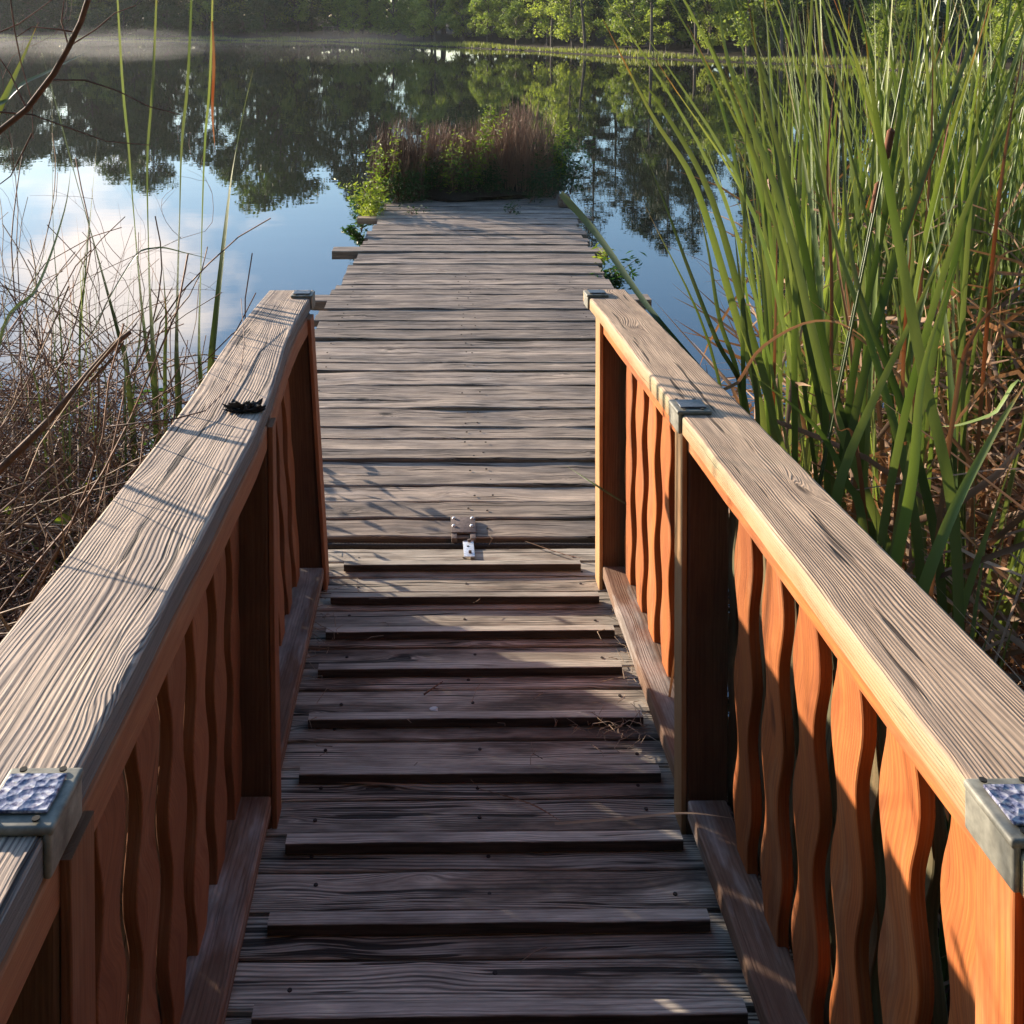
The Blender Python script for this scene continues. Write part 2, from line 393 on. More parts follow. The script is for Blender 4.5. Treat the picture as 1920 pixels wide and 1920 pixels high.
# ================================================================== GANGWAY
C_G, SL = 1.405, R(4.5)
YAW = math.atan(20 / 1900)
yG = Vector((-math.sin(YAW) * math.cos(SL), math.cos(YAW) * math.cos(SL), -math.sin(SL)))
xG = Vector((math.cos(YAW), math.sin(YAW), 0)); zG = xG.cross(yG)
OG = CAM - zG * C_G
GM = MX(OG, xG, yG, zG)
gw = empty('gangway', GM)
tag(gw, 'sloping wooden gangway with orange stained wavy baluster railings and cleated walking boards', 'gangway')
X, Y, Z = Vector((1, 0, 0)), Vector((0, 1, 0)), Vector((0, 0, 1))
# deck planks (crosswise) and cleats
yb = 3.125; pw = .0935
i = 0
while yb > -.75:
    gap = .0045 + .0045 * rnd.random()
    zq = -.034 - rnd.uniform(0, .004)
    pl_ = board('plank', 1.04, pw - gap, .034, M['ramp'], gw, MX((-.43 + rnd.uniform(-.006, .006), yb - pw / 2, zq), X, Y, Z),
          r=.004, wob=.0022, cup=rnd.uniform(0, .0015))
    nails(pl_, [(x_ + rnd.uniform(-.012, .012), yb - pw / 2 + rnd.uniform(-.02, .02), zq + .0345) for x_ in (-.22, .095, .43)])
    yb -= pw; i += 1
for dY in (2.968, 2.776, 2.594, 2.423, 2.227, 2.046, 1.853, 1.671, 1.498, 1.31, 1.12, .94):
    yc = dY; xl = -.275 + rnd.uniform(-.008, .005); ln = .745 + rnd.uniform(-.01, .01)
    if dY == 2.968: xl, ln = -.262, .70
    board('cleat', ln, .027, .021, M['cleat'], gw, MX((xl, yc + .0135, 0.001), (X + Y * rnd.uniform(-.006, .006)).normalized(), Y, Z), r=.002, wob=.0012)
# stringers under the deck
for xs in (-.36, .09, .54):
    board('joist', 3.9, .04, .12, M['moss'], gw, MX((xs, -.8, -.16), Y, -X, Z), seg=12, wob=.001)
# posts, rails, balusters
PY = {1: (2.89, 1.935, .84, -.28), -1: (2.89, 1.955, .86, -.26)}
H_CAP = .800
def wavy(ph, side, z0):
    a = rnd.uniform(.85, 1.1)
    return lambda x: .0405 + .0125 * a * math.sin(2 * math.pi * (x + z0) / .205 + ph) * (1 if x > .06 else x / .06)
for s, xin, cin, cw, cmat in ((1, .478, .461, .130, M['cap']), (-1, -.303, -.311, .160, M['cap_grey'])):
    STN = M['stain'] if s > 0 else M['stain_red_shaded']
    xc = cin + s * cw / 2
    # handrail cap, slightly bent between posts
    seg = 90; L = 3.93
    capo = board('handrail_cap', L, cw, .036, cmat, gw, MX((xc, -.85, H_CAP - .022), Y, -X, Z), seg=seg, r=.003, round_top=.0055, wob=.0012)
    for v in capo.data.vertices:   # gentle sag and sideways bend between the posts
        yy = v.co.y
        if s < 0:
            f = min(1, max(0, (yy - 1.75) / .9)); f = f * f * (3 - 2 * f)
            v.co.x -= -f * .020 * (1 - (v.co.x - (cin - cw)) / cw)
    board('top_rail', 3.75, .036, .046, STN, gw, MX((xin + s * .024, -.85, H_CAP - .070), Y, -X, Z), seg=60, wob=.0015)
    ys = PY[s]
    for k, py in enumerate(ys):
        ln = H_CAP - .022 + .06
        board('post', ln, .078, .060 if k else .07, M['stain_dark'], gw, MX((xin + s * .046, py - .030, -.06), Z, -X, Y) , seg=20, wob=.001)
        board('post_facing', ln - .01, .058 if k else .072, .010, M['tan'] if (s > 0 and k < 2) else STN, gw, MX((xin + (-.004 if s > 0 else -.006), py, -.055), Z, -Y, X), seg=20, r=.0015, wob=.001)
    for k in range(3):
        y1 = ys[k] - .043; y0 = ys[k + 1] + .043
        board('toe_board', y1 - y0, .074, .036, M['toe'], gw, MX((xin + s * .042, y0, .034), Y, -X, Z), wob=.0015)
    # balusters: inner row and staggered outer row
    Xi = xin + s * .062; Xo = xin + s * .112
    board('outer_rail', 3.75, .036, .07, M['moss'], gw, MX((xin + s * .130 - s * .0, -.85, H_CAP - .1), Y, -X, Z), seg=40)
    y = 2.89 - .12; q = 0
    while y > -.45:
        if min(abs(y - p) for p in ys) > .052:
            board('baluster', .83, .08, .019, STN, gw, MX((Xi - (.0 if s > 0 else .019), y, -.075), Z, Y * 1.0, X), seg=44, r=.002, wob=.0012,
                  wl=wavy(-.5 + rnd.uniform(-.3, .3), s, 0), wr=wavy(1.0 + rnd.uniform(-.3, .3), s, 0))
        y2 = y - .077
        board('baluster', .80, .08, .019, M['moss'], gw, MX((Xo - (.0 if s > 0 else .019), y2, -.075), Z, Y * 1.0, X), seg=44, r=.002, wob=.0012,
              wl=(lambda x, f=wavy(2.6, s, 0): f(x) + (.010 if s < 0 else .002)), wr=(lambda x, f=wavy(3.1, s, 0): f(x) + (.010 if s < 0 else .002)))
        y -= .147 + rnd.uniform(-.004, .004); q += 1
    # solar lights on the posts
    for k, ly in enumerate((2.99, 1.895, .838 if s < 0 else .815)):
        zt = H_CAP + .014
        if s < 0 and k == 1:
            # broken remains: lumpy black shell
            bm = bmesh.new(); bmesh.ops.create_icosphere(bm, subdivisions=4, radius=1)
            for v in bm.verts:
                n1 = mnoise.noise(v.co * 3.1) + .7 * mnoise.noise(v.co * 9)
                v.co = Vector((v.co.x * .034, v.co.y * .017, v.co.z * .009)) * (1 + .55 * n1) + Vector((0, 0, max(0, n1) * .008))
            me = bpy.data.meshes.new('broken_light'); bm.to_mesh(me); bm.free(); me.uv_layers.new(name='grain'); me.materials.append(M['black'])
            o = bpy.data.objects.new('broken_light', me); COL.objects.link(o); o.parent = gw; o.location = (cin - .040, ly, zt + .004)
            o['label'] = 'black broken remains of a rail light'
            continue
        wdt = .064; lnY = .074
        cx = cin + s * (wdt / 2 - .008)
        h = solid('solar_light', M['housing'], gw, [('box', (cx, ly, zt + .004), (wdt, lnY, .008)), ('box', (cx - s * (wdt / 2 - .005), ly, zt - .015), (.007, lnY, .040))], bev=.0038, seg=3)
        if s < 0 and k == 2: pass
        p = solid('solar_panel', M['panel'] if k == 2 else M['panel_dark'], h, [('box', (cx + s * .002, ly, zt + .0105), (wdt * .76, lnY * .62, .003))], bev=.0008, seg=1)
        hp = []
        for dx in (-.018, .016):
            for dy in (-1, 1): hp.append(('cyl', (cx + dx, ly + dy * lnY * .405, zt + .0104), .0032, .0012, 'z'))
        [solid('screw_hole', M['hole'], h, [q_], bev=0) for q_ in hp]
# diagonal shadow catcher is real: left end post end face
for o in list(gw.children):
    nm = o.name.split('.')[0]
    if nm in ('handrail_cap', 'top_rail', 'post', 'post_facing', 'baluster', 'outer_rail', 'solar_light') and o.type == 'MESH':
        sub = [o] + [c for c in o.children]
        xm = sum(v.co.x for v in o.data.vertices) / len(o.data.vertices)
        if xm > 0: continue
        for q_ in sub:
            for v in q_.data.vertices:
                f = min(1, max(0, (v.co.y - 1.7) / 1.0)); f = f * f * (3 - 2 * f); v.co.x -= .046 * f * max(0, v.co.z) / .8
# steel hinge pieces on the joint
zz = .0
hin = solid('hinge_strap', M['white_metal'], gw, [('box', (.112, 3.100, .0075), (.033, .105, .003)), ('box', (.112, 3.160, .002), (.033, .026, .004), Matrix.Rotation(-.6, 4, 'X'))], bev=.0008)
solid('bolt', M['rust'], hin, [('cyl', (.115, 3.150, .012), .0055, .008, 'z', 6)], bev=.0006, seg=1)
solid('bolt', M['rust'], hin, [('cyl', (.115, 3.072, .012), .0055, .008, 'z', 6)], bev=.0006, seg=1)
solid('screw_hole', M['hole'], hin, [('cyl', (.110, 3.116, .0095), .004, .001, 'z')], bev=0)

# ================================================================== DOCK (floating platform)
ZD = .30
dk = empty('floating_dock', Matrix.Translation((0, 3.2, ZD)))
tag(dk, 'long grey weathered plank dock floating on the pond beyond the gangway', 'dock')
def dD(y): return F * 1.65 / (y - 30.0) * 1.0
def yD(y):
    d = dD(y); return d * math.cos(PITCH) - math.sin(PITCH) * (y - Y0) / F * d
gaps = [1003, 970, 935, 905, 885, 858, 838, 818, 797, 777, 760, 745, 718, 692, 678, 663, 647, 632, 615, 600, 588, 577, 562, 550, 540, 532, 522,
        512, 500, 492, 483, 472, 463, 456, 450, 444, 438, 431, 425, 419, 413, 408, 403, 398, 393, 389, 385, 381, 377]
wide = {935: .02, 632: .02, 692: .013, 777: .009, 745: .008, 797: .006, 456: .014, 512: .012, 905: .006}
def edgeL(Yw): return -.807 + (Yw - 3.2) * .055
def edgeR(Yw): return .93 + (Yw - 3.2) * .033
sy = 3.2
for a, b in zip(gaps[:-1], gaps[1:]):
    Ya, Yb = yD(a), yD(b); g = wide.get(b, .005 + .005 * rnd.random()); W = Yb - Ya - g
    yc = Ya + W / 2; xl, xr = edgeL(yc) + rnd.uniform(-.025, .025), edgeR(yc) + rnd.uniform(-.028, .028)
    zt = rnd.uniform(-.006, .006); th = .038
    if a in (472,): xl, xr, zt, th = -.776, 1.16, .012, .06
    if a in (562,): xl, xr, zt, th = -.76, 1.215, .002, .06
    if a in (408,): xl, xr, zt, th = -.70, 1.22, .002, .05
    tilt = rnd.uniform(-.004, .004)
    if b == 935: tilt = .006
    pl_ = board('plank', xr - xl, W, th, M['deck'], dk, MX((xl, yc - sy, zt - th), (X + Y * tilt + Z * rnd.uniform(-.003, .003)).normalized(), Y, Z),
          r=.005, wob=.0050, bow=rnd.uniform(-.003, .003), cup=rnd.uniform(0, .003))
    if yc < 6.5: nails(pl_, [(x_ + rnd.uniform(-.02, .02), yc - sy + rnd.uniform(-.02, .02), zt + .0005) for x_ in (-.55, .10, .16, .80)])
# solid under-structure: side beams, cross beams, floats
YE = 10.9
for t in (.03, .33, .66, .97):
    p0 = Vector((edgeL(3.3) * (1 - t) + edgeR(3.3) * t, 3.22 - sy, -.19)); p1 = Vector((edgeL(YE) * (1 - t) + edgeR(YE) * t, YE - sy, -.19))
    L = (p1 - p0).length; xa = (p1 - p0) / L
    board('beam', L, .06, .14, M['moss'], dk, MX(p0, xa, Z.cross(xa), Z), seg=30)
for yy in (3.3, 5.0, 7.0, 9.0, 10.8):
    solid('float', M['black'], dk, [('box', ((edgeL(yy) + edgeR(yy)) / 2, yy - sy + (.25 if yy < 4 else -.25 if yy > 10 else 0), -.27), (edgeR(yy) - edgeL(yy) - .18, .46, .22))], bev=.03)
# far end part under the plants: a few more planks
for k in range(12):
    yc = yD(377) + .075 + k * .15
    if yc > YE: break
    board('plank', edgeR(yc) - edgeL(yc) - .08, .143, .036, M['deck'], dk, MX((edgeL(yc) + .04, yc - sy, -.040), X, Y, Z), wob=.003)
solid('end_block', M['toe'], dk, [('box', (at(1057, 378, 8.85).x, 8.72 - sy, .05), (.10, .12, .09))], bev=.006)
# hinge plate, rod
px = (869 - 830) / 1900 * 3.25
hp = solid('hinge_plate', M['rust'], dk, [('box', (px, 3.140 - sy, .008), (.080, .100, .006)), ('box', (px - .030, 3.075 - sy, -.004), (.018, .034, .024)), ('box', (px + .030, 3.075 - sy, -.004), (.018, .034, .024))], bev=.0015)
for dx, dy in ((-.030, .038), (.030, .038), (-.031, -.012), (.027, -.012)):
    solid('bolt', M['white_metal'], hp, [('cyl', (px + dx, 3.140 - sy + dy, .013), .0065, .006, 'z', 14, .7)], bev=.001, seg=1)
rodt = Tubes()
n = 240
pts = [(-.62 + 1.36 * k / n, 3.052 - sy + .002 * math.sin(k * .05), -.016) for k in range(n + 1)]
rod = Tubes(); rod.add(pts, .009, .009, 8)
for k in range(0, (n + 1)):
    if k % 2:
        for j in range(8):
            v = rod.V[k * 8 + j]; c = Vector(pts[k]); rod.V[k * 8 + j] = c + (v - c) * 1.22
rod.build('hinge_rod', M['darkrod'], dk)

# ================================================================== WATER AND GROUND
SH = [(40, -60), (34, -10), (25, 15), (18, 32), (15.8, 39), (9.2, 47.5), (5.1, 57), (-7.7, 77), (-40, 92), (-90, 97), (-160, 90), (-230, 40), (-240, -60)]
SHn = np.array(SH, dtype=float)
def shore_dist(x, y):
    """signed distance to the far shoreline, positive inland"""
    best = np.full(x.shape, 1e9); sgn = np.ones(x.shape)
    for (ax, ay), (bx, by) in zip(SHn[:-1], SHn[1:]):
        dx, dy = bx - ax, by - ay; L2 = dx * dx + dy * dy
        t = np.clip(((x - ax) * dx + (y - ay) * dy) / L2, 0, 1)
        ex, ey = x - (ax + t * dx), y - (ay + t * dy); d = np.hypot(ex, ey)
        side = np.sign(-(dx * (y - ay) - dy * (x - ax))); m = d < best
        best = np.where(m, d, best); sgn = np.where(m, side, sgn)
    return best * sgn
def axis(lo, hi, fine_lo, fine_hi, fs, cs):
    a = list(np.arange(fine_lo, fine_hi + 1e-6, fs)); x = fine_hi; st = fs
    while x < hi: st = min(st * 1.12, cs); x += st; a.append(min(x, hi))
    x = fine_lo; st = fs
    while x > lo: st = min(st * 1.12, cs); x -= st; a.insert(0, max(x, lo))
    return np.array(sorted(set(a)))
gx = axis(-1500, 1500, -6, 6, .15, 12); gy = axis(-400, 1800, -2, 9, .15, 12)
# keep medium detail round the far shore
gx = np.array(sorted(set(list(gx) + list(np.arange(-60, 30, 1.5))))); gy = np.array(sorted(set(list(gy) + list(np.arange(20, 110, 1.5)))))
GX, GY = np.meshgrid(gx, gy)
sd = shore_dist(GX, GY)
sd = np.where(sd > 0, sd, sd)
far = np.where(sd > 0, .12 + .05 * np.minimum(sd, 30) , -.9 + .0 * sd)
far = np.where((sd <= 0) & (sd > -4), .10 + sd * .25, far)
# near bank: solid land behind and beside the gangway foot
wob = .25 * np.sin(GX * 1.7) + .15 * np.sin(GX * 3.9 + 1)
edgeY = np.where(GX < 0, 3.0 + wob - .10 * (GX + 1.5), 1.9 + wob + .25 * np.maximum(GX - 1, 0))
nd = edgeY - GY
near = np.clip(nd * .14, -.9, .22)
near = np.where((GX > -60) & (GX < 30), near, near)
hgt = np.maximum(far, np.where(nd > -8, near, -.9))
rs = np.random.RandomState(3)
hgt = hgt + rs.uniform(-.02, .02, hgt.shape) * (np.abs(GX) < 200)
V = np.stack([GX.ravel(), GY.ravel(), hgt.ravel()], 1)
ny, nx = GX.shape
Fc = [(j * nx + i, j * nx + i + 1, (j + 1) * nx + i + 1, (j + 1) * nx + i) for j in range(ny - 1) for i in range(nx - 1)]
g = mk('ground', V, Fc, M['ground'], smooth=True); tag(g, kind='structure')
w = mk('water', [(-300, -100, 0), (60, -100, 0), (60, 160, 0), (-300, 160, 0)], [(0, 1, 2, 3)], M['water']); tag(w, kind='structure')

# ================================================================== FAR SHORE TREES
def leaf_cards(centers, size, rs, droop=0.0, flat=.5, aspect=.55):
    n = len(centers)
    d = rs.normal(size=(n, 3)); d[:, 2] *= flat; d[:, 2] -= droop; d /= np.linalg.norm(d, axis=1)[:, None]
    q = rs.normal(size=(n, 3)); s_ = np.cross(d, q); s_ /= np.linalg.norm(s_, axis=1)[:, None] + 1e-9
    sz = size * rs.uniform(.6, 1.35, n)[:, None]
    a = centers - d * sz * .5; c = centers + d * sz * .5
    nn = np.cross(d, s_) * sz * .1
    b = centers + s_ * sz * aspect * .5 + nn; e = centers - s_ * sz * aspect * .5 + nn
    V = np.stack([a, b, c, e], 1).reshape(-1, 3)
    Fc = np.arange(4 * n).reshape(-1, 4).tolist()
    rv = np.repeat(rs.uniform(0, 1, n), 4); UV = np.stack([np.tile([0, .5, 1, .5], n), rv], 1)
    return V, Fc, UV
def trunk_mesh(name, path, r0, r1, limbs, parent, mat):
    t = Tubes(); t.add(path, r0, r1, 8)
    for (a, b, c, r) in limbs: t.add([a, b, c], r, r * .25, 5)
    return t.build(name, mat, parent)
def make_broadleaf(seed, H, CR, low, nclump, per, lsize, mat):
    rs = np.random.RandomState(seed); root = empty('tree_proto')
    lean = rs.uniform(-.06, .06, 2) * H
    path = [Vector((lean[0] * f * f + .08 * math.sin(5 * f + seed), lean[1] * f, H * .93 * f - .2)) for f in np.linspace(0, 1, 8)]
    cs, limbs = [], []
    for k in range(nclump):
        f = rs.uniform(0, 1); z = low + (H - low) * f
        prof = math.sin(math.pi * (.12 + .82 * f)) ** .7
        rr = CR * prof * math.sqrt(rs.uniform(.12, 1)); th = rs.uniform(0, 2 * math.pi)
        c = np.array([rr * math.cos(th) + lean[0] * (z / H) ** 2, rr * math.sin(th) + lean[1] * z / H, z]); cs.append(c)
        if k % 2 == 0:
            p = Vector((lean[0] * (z / H) ** 2, lean[1] * z / H, max(.3, z - rr * .6)))
            limbs.append((p, p.lerp(Vector(c), .5) + Vector((0, 0, .15)), Vector(c), .012 * H * (1 - .6 * f)))
    pts = []
    for c in cs:
        r = CR * rs.uniform(.16, .36); m = int(per * rs.uniform(.6, 1.4))
        q = rs.normal(size=(m, 3)); q /= np.linalg.norm(q, axis=1)[:, None]; q *= (rs.uniform(0, 1, m) ** .45)[:, None] * r; q[:, 2] *= .75
        pts.append(c + q)
    pts = np.concatenate(pts); pts = pts[pts[:, 2] > .15]
    V, Fc, UV = leaf_cards(pts, lsize, rs, droop=.2)
    trunk_mesh('trunk', path, .016 * H + .03, .02, limbs, root, M['bark'])
    mk('crown', V, Fc, mat, root, UV)
    return root
def make_pine(seed, H, CR, low, mat):
    rs = np.random.RandomState(seed); root = empty('tree_proto')
    path = [Vector((.12 * math.sin(3 * f + seed), .1 * math.cos(2 * f + seed), H * .99 * f - .2)) for f in np.linspace(0, 1, 9)]
    limbs, pts = [], []
    z = low
    while z < H - .2:
        f = (z - low) / (H - low)
        for k in range(rs.randint(3, 6)):
            th = rs.uniform(0, 2 * math.pi); L = CR * (1 - f) ** .75 * rs.uniform(.5, 1.1) + .25
            if rs.uniform() < .18: continue
            st = Vector((0, 0, z)); en = Vector((L * math.cos(th), L * math.sin(th), z + L * rs.uniform(-.12, .35)))
            mid = st.lerp(en, .55) + Vector((0, 0, -.05)); limbs.append((st, mid, en, .035 * (1 - f) + .012))
            m = int(75 * L) + 24
            t = rs.uniform(.25, 1.05, m)[:, None]
            base = np.array(st)[None] * (1 - t) + np.array(en)[None] * t
            sp = .13 + .20 * np.sin(np.clip(t, 0, 1) * 2.6)
            pts.append(base + rs.normal(size=(m, 3)) * sp * np.array([.7, .7, .45]))
        z += rs.uniform(.28, .5)
    pts.append(np.array([[0, 0, H - .1]]) + rs.normal(size=(30, 3)) * np.array([.08, .08, .25]))
    pts = np.concatenate(pts)
    V, Fc, UV = leaf_cards(pts, .30, rs, droop=.1, flat=.8, aspect=.16)
    trunk_mesh('trunk', path, .011 * H + .03, .02, limbs, root, M['bark'])
    mk('crown', V, Fc, mat, root, UV)
    return root
def drop(root, pos, rz, sc, name, label, cat, group):
    r = root.copy(); COL.objects.link(r); r.name = name; r.location = pos; r.rotation_euler = (0, 0, rz); r.scale = sc if hasattr(sc, '__len__') else (sc, sc, sc)
    for ch in list(root.children):
        c = ch.copy(); COL.objects.link(c); c.parent = r; c.name = ch.name.split('.')[0]
    tag(r, label, cat, group); return r
P_bush = [make_broadleaf(10 + k, 3.6, 1.5, .5, 46, 90, .15, M['leaf_bright']) for k in range(4)]
P_mid = [make_broadleaf(30 + k, 6.5, 2.1, 1.2, 64, 95, .19, M['leaf_mid' if k % 2 else 'leaf_bright']) for k in range(4)]
P_big = [make_broadleaf(50 + k, 10.5, 3.1, 2.2, 90, 110, .25, M['leaf_mid' if k == 1 else 'leaf_dark']) for k in range(3)]
P_und = [make_broadleaf(70 + k, 3.2, 2.0, .25, 56, 80, .18, M['leaf_dark']) for k in range(3)]
P_pine = [make_pine(90 + k, 12.0, 2.1, 4.6 + .6 * k, M['needle']) for k in range(3)]
P_sap = [make_broadleaf(120 + k, 6.0, .9, 2.6, 22, 60, .16, M['leaf_mid']) for k in range(2)]
def along(s0, s1, step, inl, jit, seed):
    """points running along the far shoreline between segment params, inl metres inland"""
    rr = random.Random(seed); out = []
    for (ax, ay), (bx, by) in zip(SH[s0:s1], SH[s0 + 1:s1 + 1]):
        L = math.hypot(bx - ax, by - ay); n = max(1, int(L / step)); nxv, nyv = (by - ay) / L, -(bx - ax) / L
        for k in range(n):
            t = (k + rr.random()) / n; q = inl + rr.uniform(-jit, jit)
            out.append((ax + (bx - ax) * t + nxv * q, ay + (by - ay) * t + nyv * q))
    return out
def gz(x, y):
    s_ = float(shore_dist(np.array([x]), np.array([y]))[0]); return .12 + .05 * min(max(s_, 0), 30) - .05
R2 = random.Random(5)
def photo_x(x, y): return X0 + F * x / max(y, 1)
for (x, y) in along(2, 9, 2.3, 2.4, 1.0, 1):
    pxx = photo_x(x, y)
    if not -150 < pxx < 2100: continue
    if pxx < 610 and R2.random() < .55: continue
    dark = pxx < 560
    k = R2.randrange(4); s_ = R2.uniform(.6, 1.3)
    drop(P_bush[k] if not dark else P_und[k % 3], (x, y, gz(x, y)), R2.uniform(0, 6.3), (s_ * R2.uniform(.8, 1.2), s_, s_ * R2.uniform(.8, 1.25)), 'shore_bush',
         'shaded dark bush at the misty far water edge' if dark else 'sunlit yellow green leafy bush on the far grassy bank', 'bush', 'dark bushes along the misty bank' if dark else 'sunlit bushes along the far bank')
for (x, y) in along(2, 9, 3.6, 4.8, 1.2, 2):
    pxx = photo_x(x, y)
    if not -150 < pxx < 2100: continue
    if pxx > 1180 and R2.random() < .6:
        k = R2.randrange(3); drop(P_und[k], (x, y, gz(x, y)), R2.uniform(0, 6.3), R2.uniform(.9, 1.2), 'understorey_shrub', 'dark low shrub in the shade behind the far bank', 'shrub', 'dark shrubs behind the far bank'); continue
    k = R2.randrange(4); s_ = R2.uniform(.7, 1.05) * (.72 if pxx > 1100 else 1)
    drop(P_mid[k], (x, y, gz(x, y)), R2.uniform(0, 6.3), (s_, s_, s_ * R2.uniform(.85, 1.2)), 'broadleaf_tree', 'medium leafy tree with light green crown near the far bank', 'tree', 'medium trees behind the far bank')
for (x, y) in along(2, 9, 2.4, 7.5, 1.5, 3):
    pxx = photo_x(x, y)
    if not -150 < pxx < 2100: continue
    k = R2.randrange(3)
    if pxx > 600:
        s_ = R2.uniform(.6, .85) if pxx > 1050 else R2.uniform(.8, 1.1)
        drop(P_mid[R2.randrange(4)], (x, y, gz(x, y)), R2.uniform(0, 6.3), (s_ * 1.2, s_ * 1.2, s_), 'broadleaf_tree', 'medium leafy tree with light green crown near the far bank', 'tree', 'medium trees behind the far bank'); continue
    drop(P_und[k], (x, y, gz(x, y)), R2.uniform(0, 6.3), R2.uniform(1.0, 1.35), 'understorey_shrub', 'dark low shrub in the shade behind the far bank', 'shrub', 'dark shrubs behind the far bank')
for (x, y) in along(2, 9, 3.0, 8.5, 2.6, 4):
    pxx = photo_x(x, y)
    if not -150 < pxx < 2100: continue
    if pxx > 1050:
        for q in range(3):
            k = R2.randrange(3); s_ = R2.uniform(.8, 1.06)
            drop(P_pine[k], (x + R2.uniform(-2, 2), y + R2.uniform(-2, 2), gz(x, y)), R2.uniform(0, 6.3), s_, 'pine_tree', 'tall pine with bare lower trunk rising behind the far bank', 'pine tree', 'tall pines behind the far bank')
    else:
        k = R2.randrange(3); s_ = R2.uniform(.9, 1.2) * (1.18 if 420 < pxx < 800 else 1.05)
        drop(P_big[k], (x, y, gz(x, y)), R2.uniform(0, 6.3), (s_, s_, s_ * R2.uniform(.9, 1.1)), 'tall_tree', 'tall dark broadleaf tree standing deep behind the far bank', 'tree', 'tall dark trees of the far wood')
for (x, y) in along(2, 6, 2.6, 1.3, .8, 14):
    pxx = photo_x(x, y)
    if 700 < pxx < 1500:
        drop(P_sap[R2.randrange(2)], (x, y, gz(x, y)), R2.uniform(0, 6.3), R2.uniform(.7, 1.0), 'thin_sapling', 'slender sapling with thin bare stem at the edge of the far bank', 'sapling', 'saplings at the far water edge')
for (x, y, s_) in ((-9, -6, 1.0), (-5.5, -8, 1.1), (-2.5, -7, .95), (.8, -8.5, 1.15), (3.6, -6.5, 1.0), (6.5, -7.5, 1.05), (9.5, -4.5, 1.0), (12, -1, 1.0), (-13, -7, 1.0), (2.0, -12, 1.2), (-5, -13, 1.2)):  # out of view, added behind the camera to darken camera-facing sides
    drop(P_big[R2.randrange(3)], (x, y, .1), R2.uniform(0, 6.3), s_, 'sky_screen_tree', 'unseen tall broadleaf tree added behind the gangway to block sky light', 'tree', 'unseen trees added to block sky light')
for (x, y, s_) in ((-33.5, 96, 1.1), (-36.5, 99, 1.15), (-40, 98, 1.1), (-43.5, 100, 1.05), (-30.5, 97, 1.0)):
    drop(P_big[R2.randrange(3)], (x, y, .3), R2.uniform(0, 6.3), s_, 'tall_tree', 'tall dark broadleaf tree standing deep behind the far bank', 'tree', 'tall dark trees of the far wood')
for k in range(9):  # unseen shrubs closing the foot of the added tree screen
    drop(P_und[R2.randrange(3)], (-11 + 2.6 * k, -4.5 - .5 * (k % 3), .1), R2.uniform(0, 6.3), 1.1, 'sky_screen_shrub', 'unseen dark leafy shrub added behind the gangway to block low sky light', 'shrub', 'unseen shrubs added to block sky light')
# back of the wood: one mass that closes the gaps near the ground
rs = np.random.RandomState(77); bp = []
for (x, y) in along(2, 10, .9, 14, 2.5, 9):
    n = 140; h = 3.4
    q = np.stack([x + rs.normal(0, 1.2, n), y + rs.normal(0, 1.2, n), rs.uniform(.3, h, n)], 1); bp.append(q)
V, Fc, UV = leaf_cards(np.concatenate(bp), .55, rs, aspect=.7)
o = mk('forest_undergrowth', V, Fc, M['leaf_dark'], None, UV); tag(o, 'dark mass of undergrowth filling the wood beyond the far trees', 'undergrowth', kind='stuff')
for grp in (P_sap, P_bush, P_mid, P_big, P_und, P_pine):
    for r_ in grp:
        for ch in list(r_.children): bpy.data.objects.remove(ch)
        bpy.data.objects.remove(r_)
# bank grass strip
rs = np.random.RandomState(12); bl = Blades()
V, UV, Fc = [], [], []
gp = []
for (ax, ay), (bx, by) in zip(SH[2:10], SH[3:11]):
    L = math.hypot(bx - ax, by - ay); nxv, nyv = (by - ay) / L, -(bx - ax) / L
    n = int(L * 110)
    t = rs.uniform(0, 1, n); q = rs.uniform(-.3, .8, n) * rs.uniform(.2, 1, n)
    gp.append(np.stack([ax + (bx - ax) * t + nxv * q, ay + (by - ay) * t + nyv * q, np.full(n, .10)], 1))
gp = np.concatenate(gp); n = len(gp)
hh = rs.uniform(.06, .26, n) * (.6 + .8 * (np.sin(gp[:, 0] * .9) * .5 + .5)); th = rs.uniform(0, 6.28, n); wd = rs.uniform(.02, .05, n)
a = gp + np.stack([np.cos(th) * wd, np.sin(th) * wd, -.1 + 0 * th], 1); b = gp - np.stack([np.cos(th) * wd, np.sin(th) * wd, .1 + 0 * th], 1)
c = gp + np.stack([rs.normal(0, .07, n), rs.normal(0, .07, n), hh], 1)
V = np.stack([a, b, c], 1).reshape(-1, 3); Fc = np.arange(3 * n).reshape(-1, 3).tolist()
UV = np.stack([np.tile([0, 0, 1], n), np.repeat(rs.uniform(0, 1, n), 3)], 1)
o = mk('bank_grass', V, Fc, M['grass'], None, UV); tag(o, 'pale yellow green grass strip along the far water line', 'grass', kind='stuff')
# small wooden bench-like frame on the far bank at the left
fx = at(630, 66, 80.0)
fr = empty('wooden_railing', Matrix.Translation((fx.x, 80.5, .05))); tag(fr, 'small grey wooden railing standing at the far misty bank', 'railing')
for xx in (-1.0, -.3, .4, 1.1): solid('post', M['bark'], fr, [('box', (xx, 0, .5), (.1, .1, 1.1))], bev=.01)
solid('rail', M['bark'], fr, [('box', (.05, .07, 1.0), (2.3, .05, .12))], bev=.01)
solid('rail', M['bark'], fr, [('box', (.05, .07, .6), (2.3, .05, .10))], bev=.01)

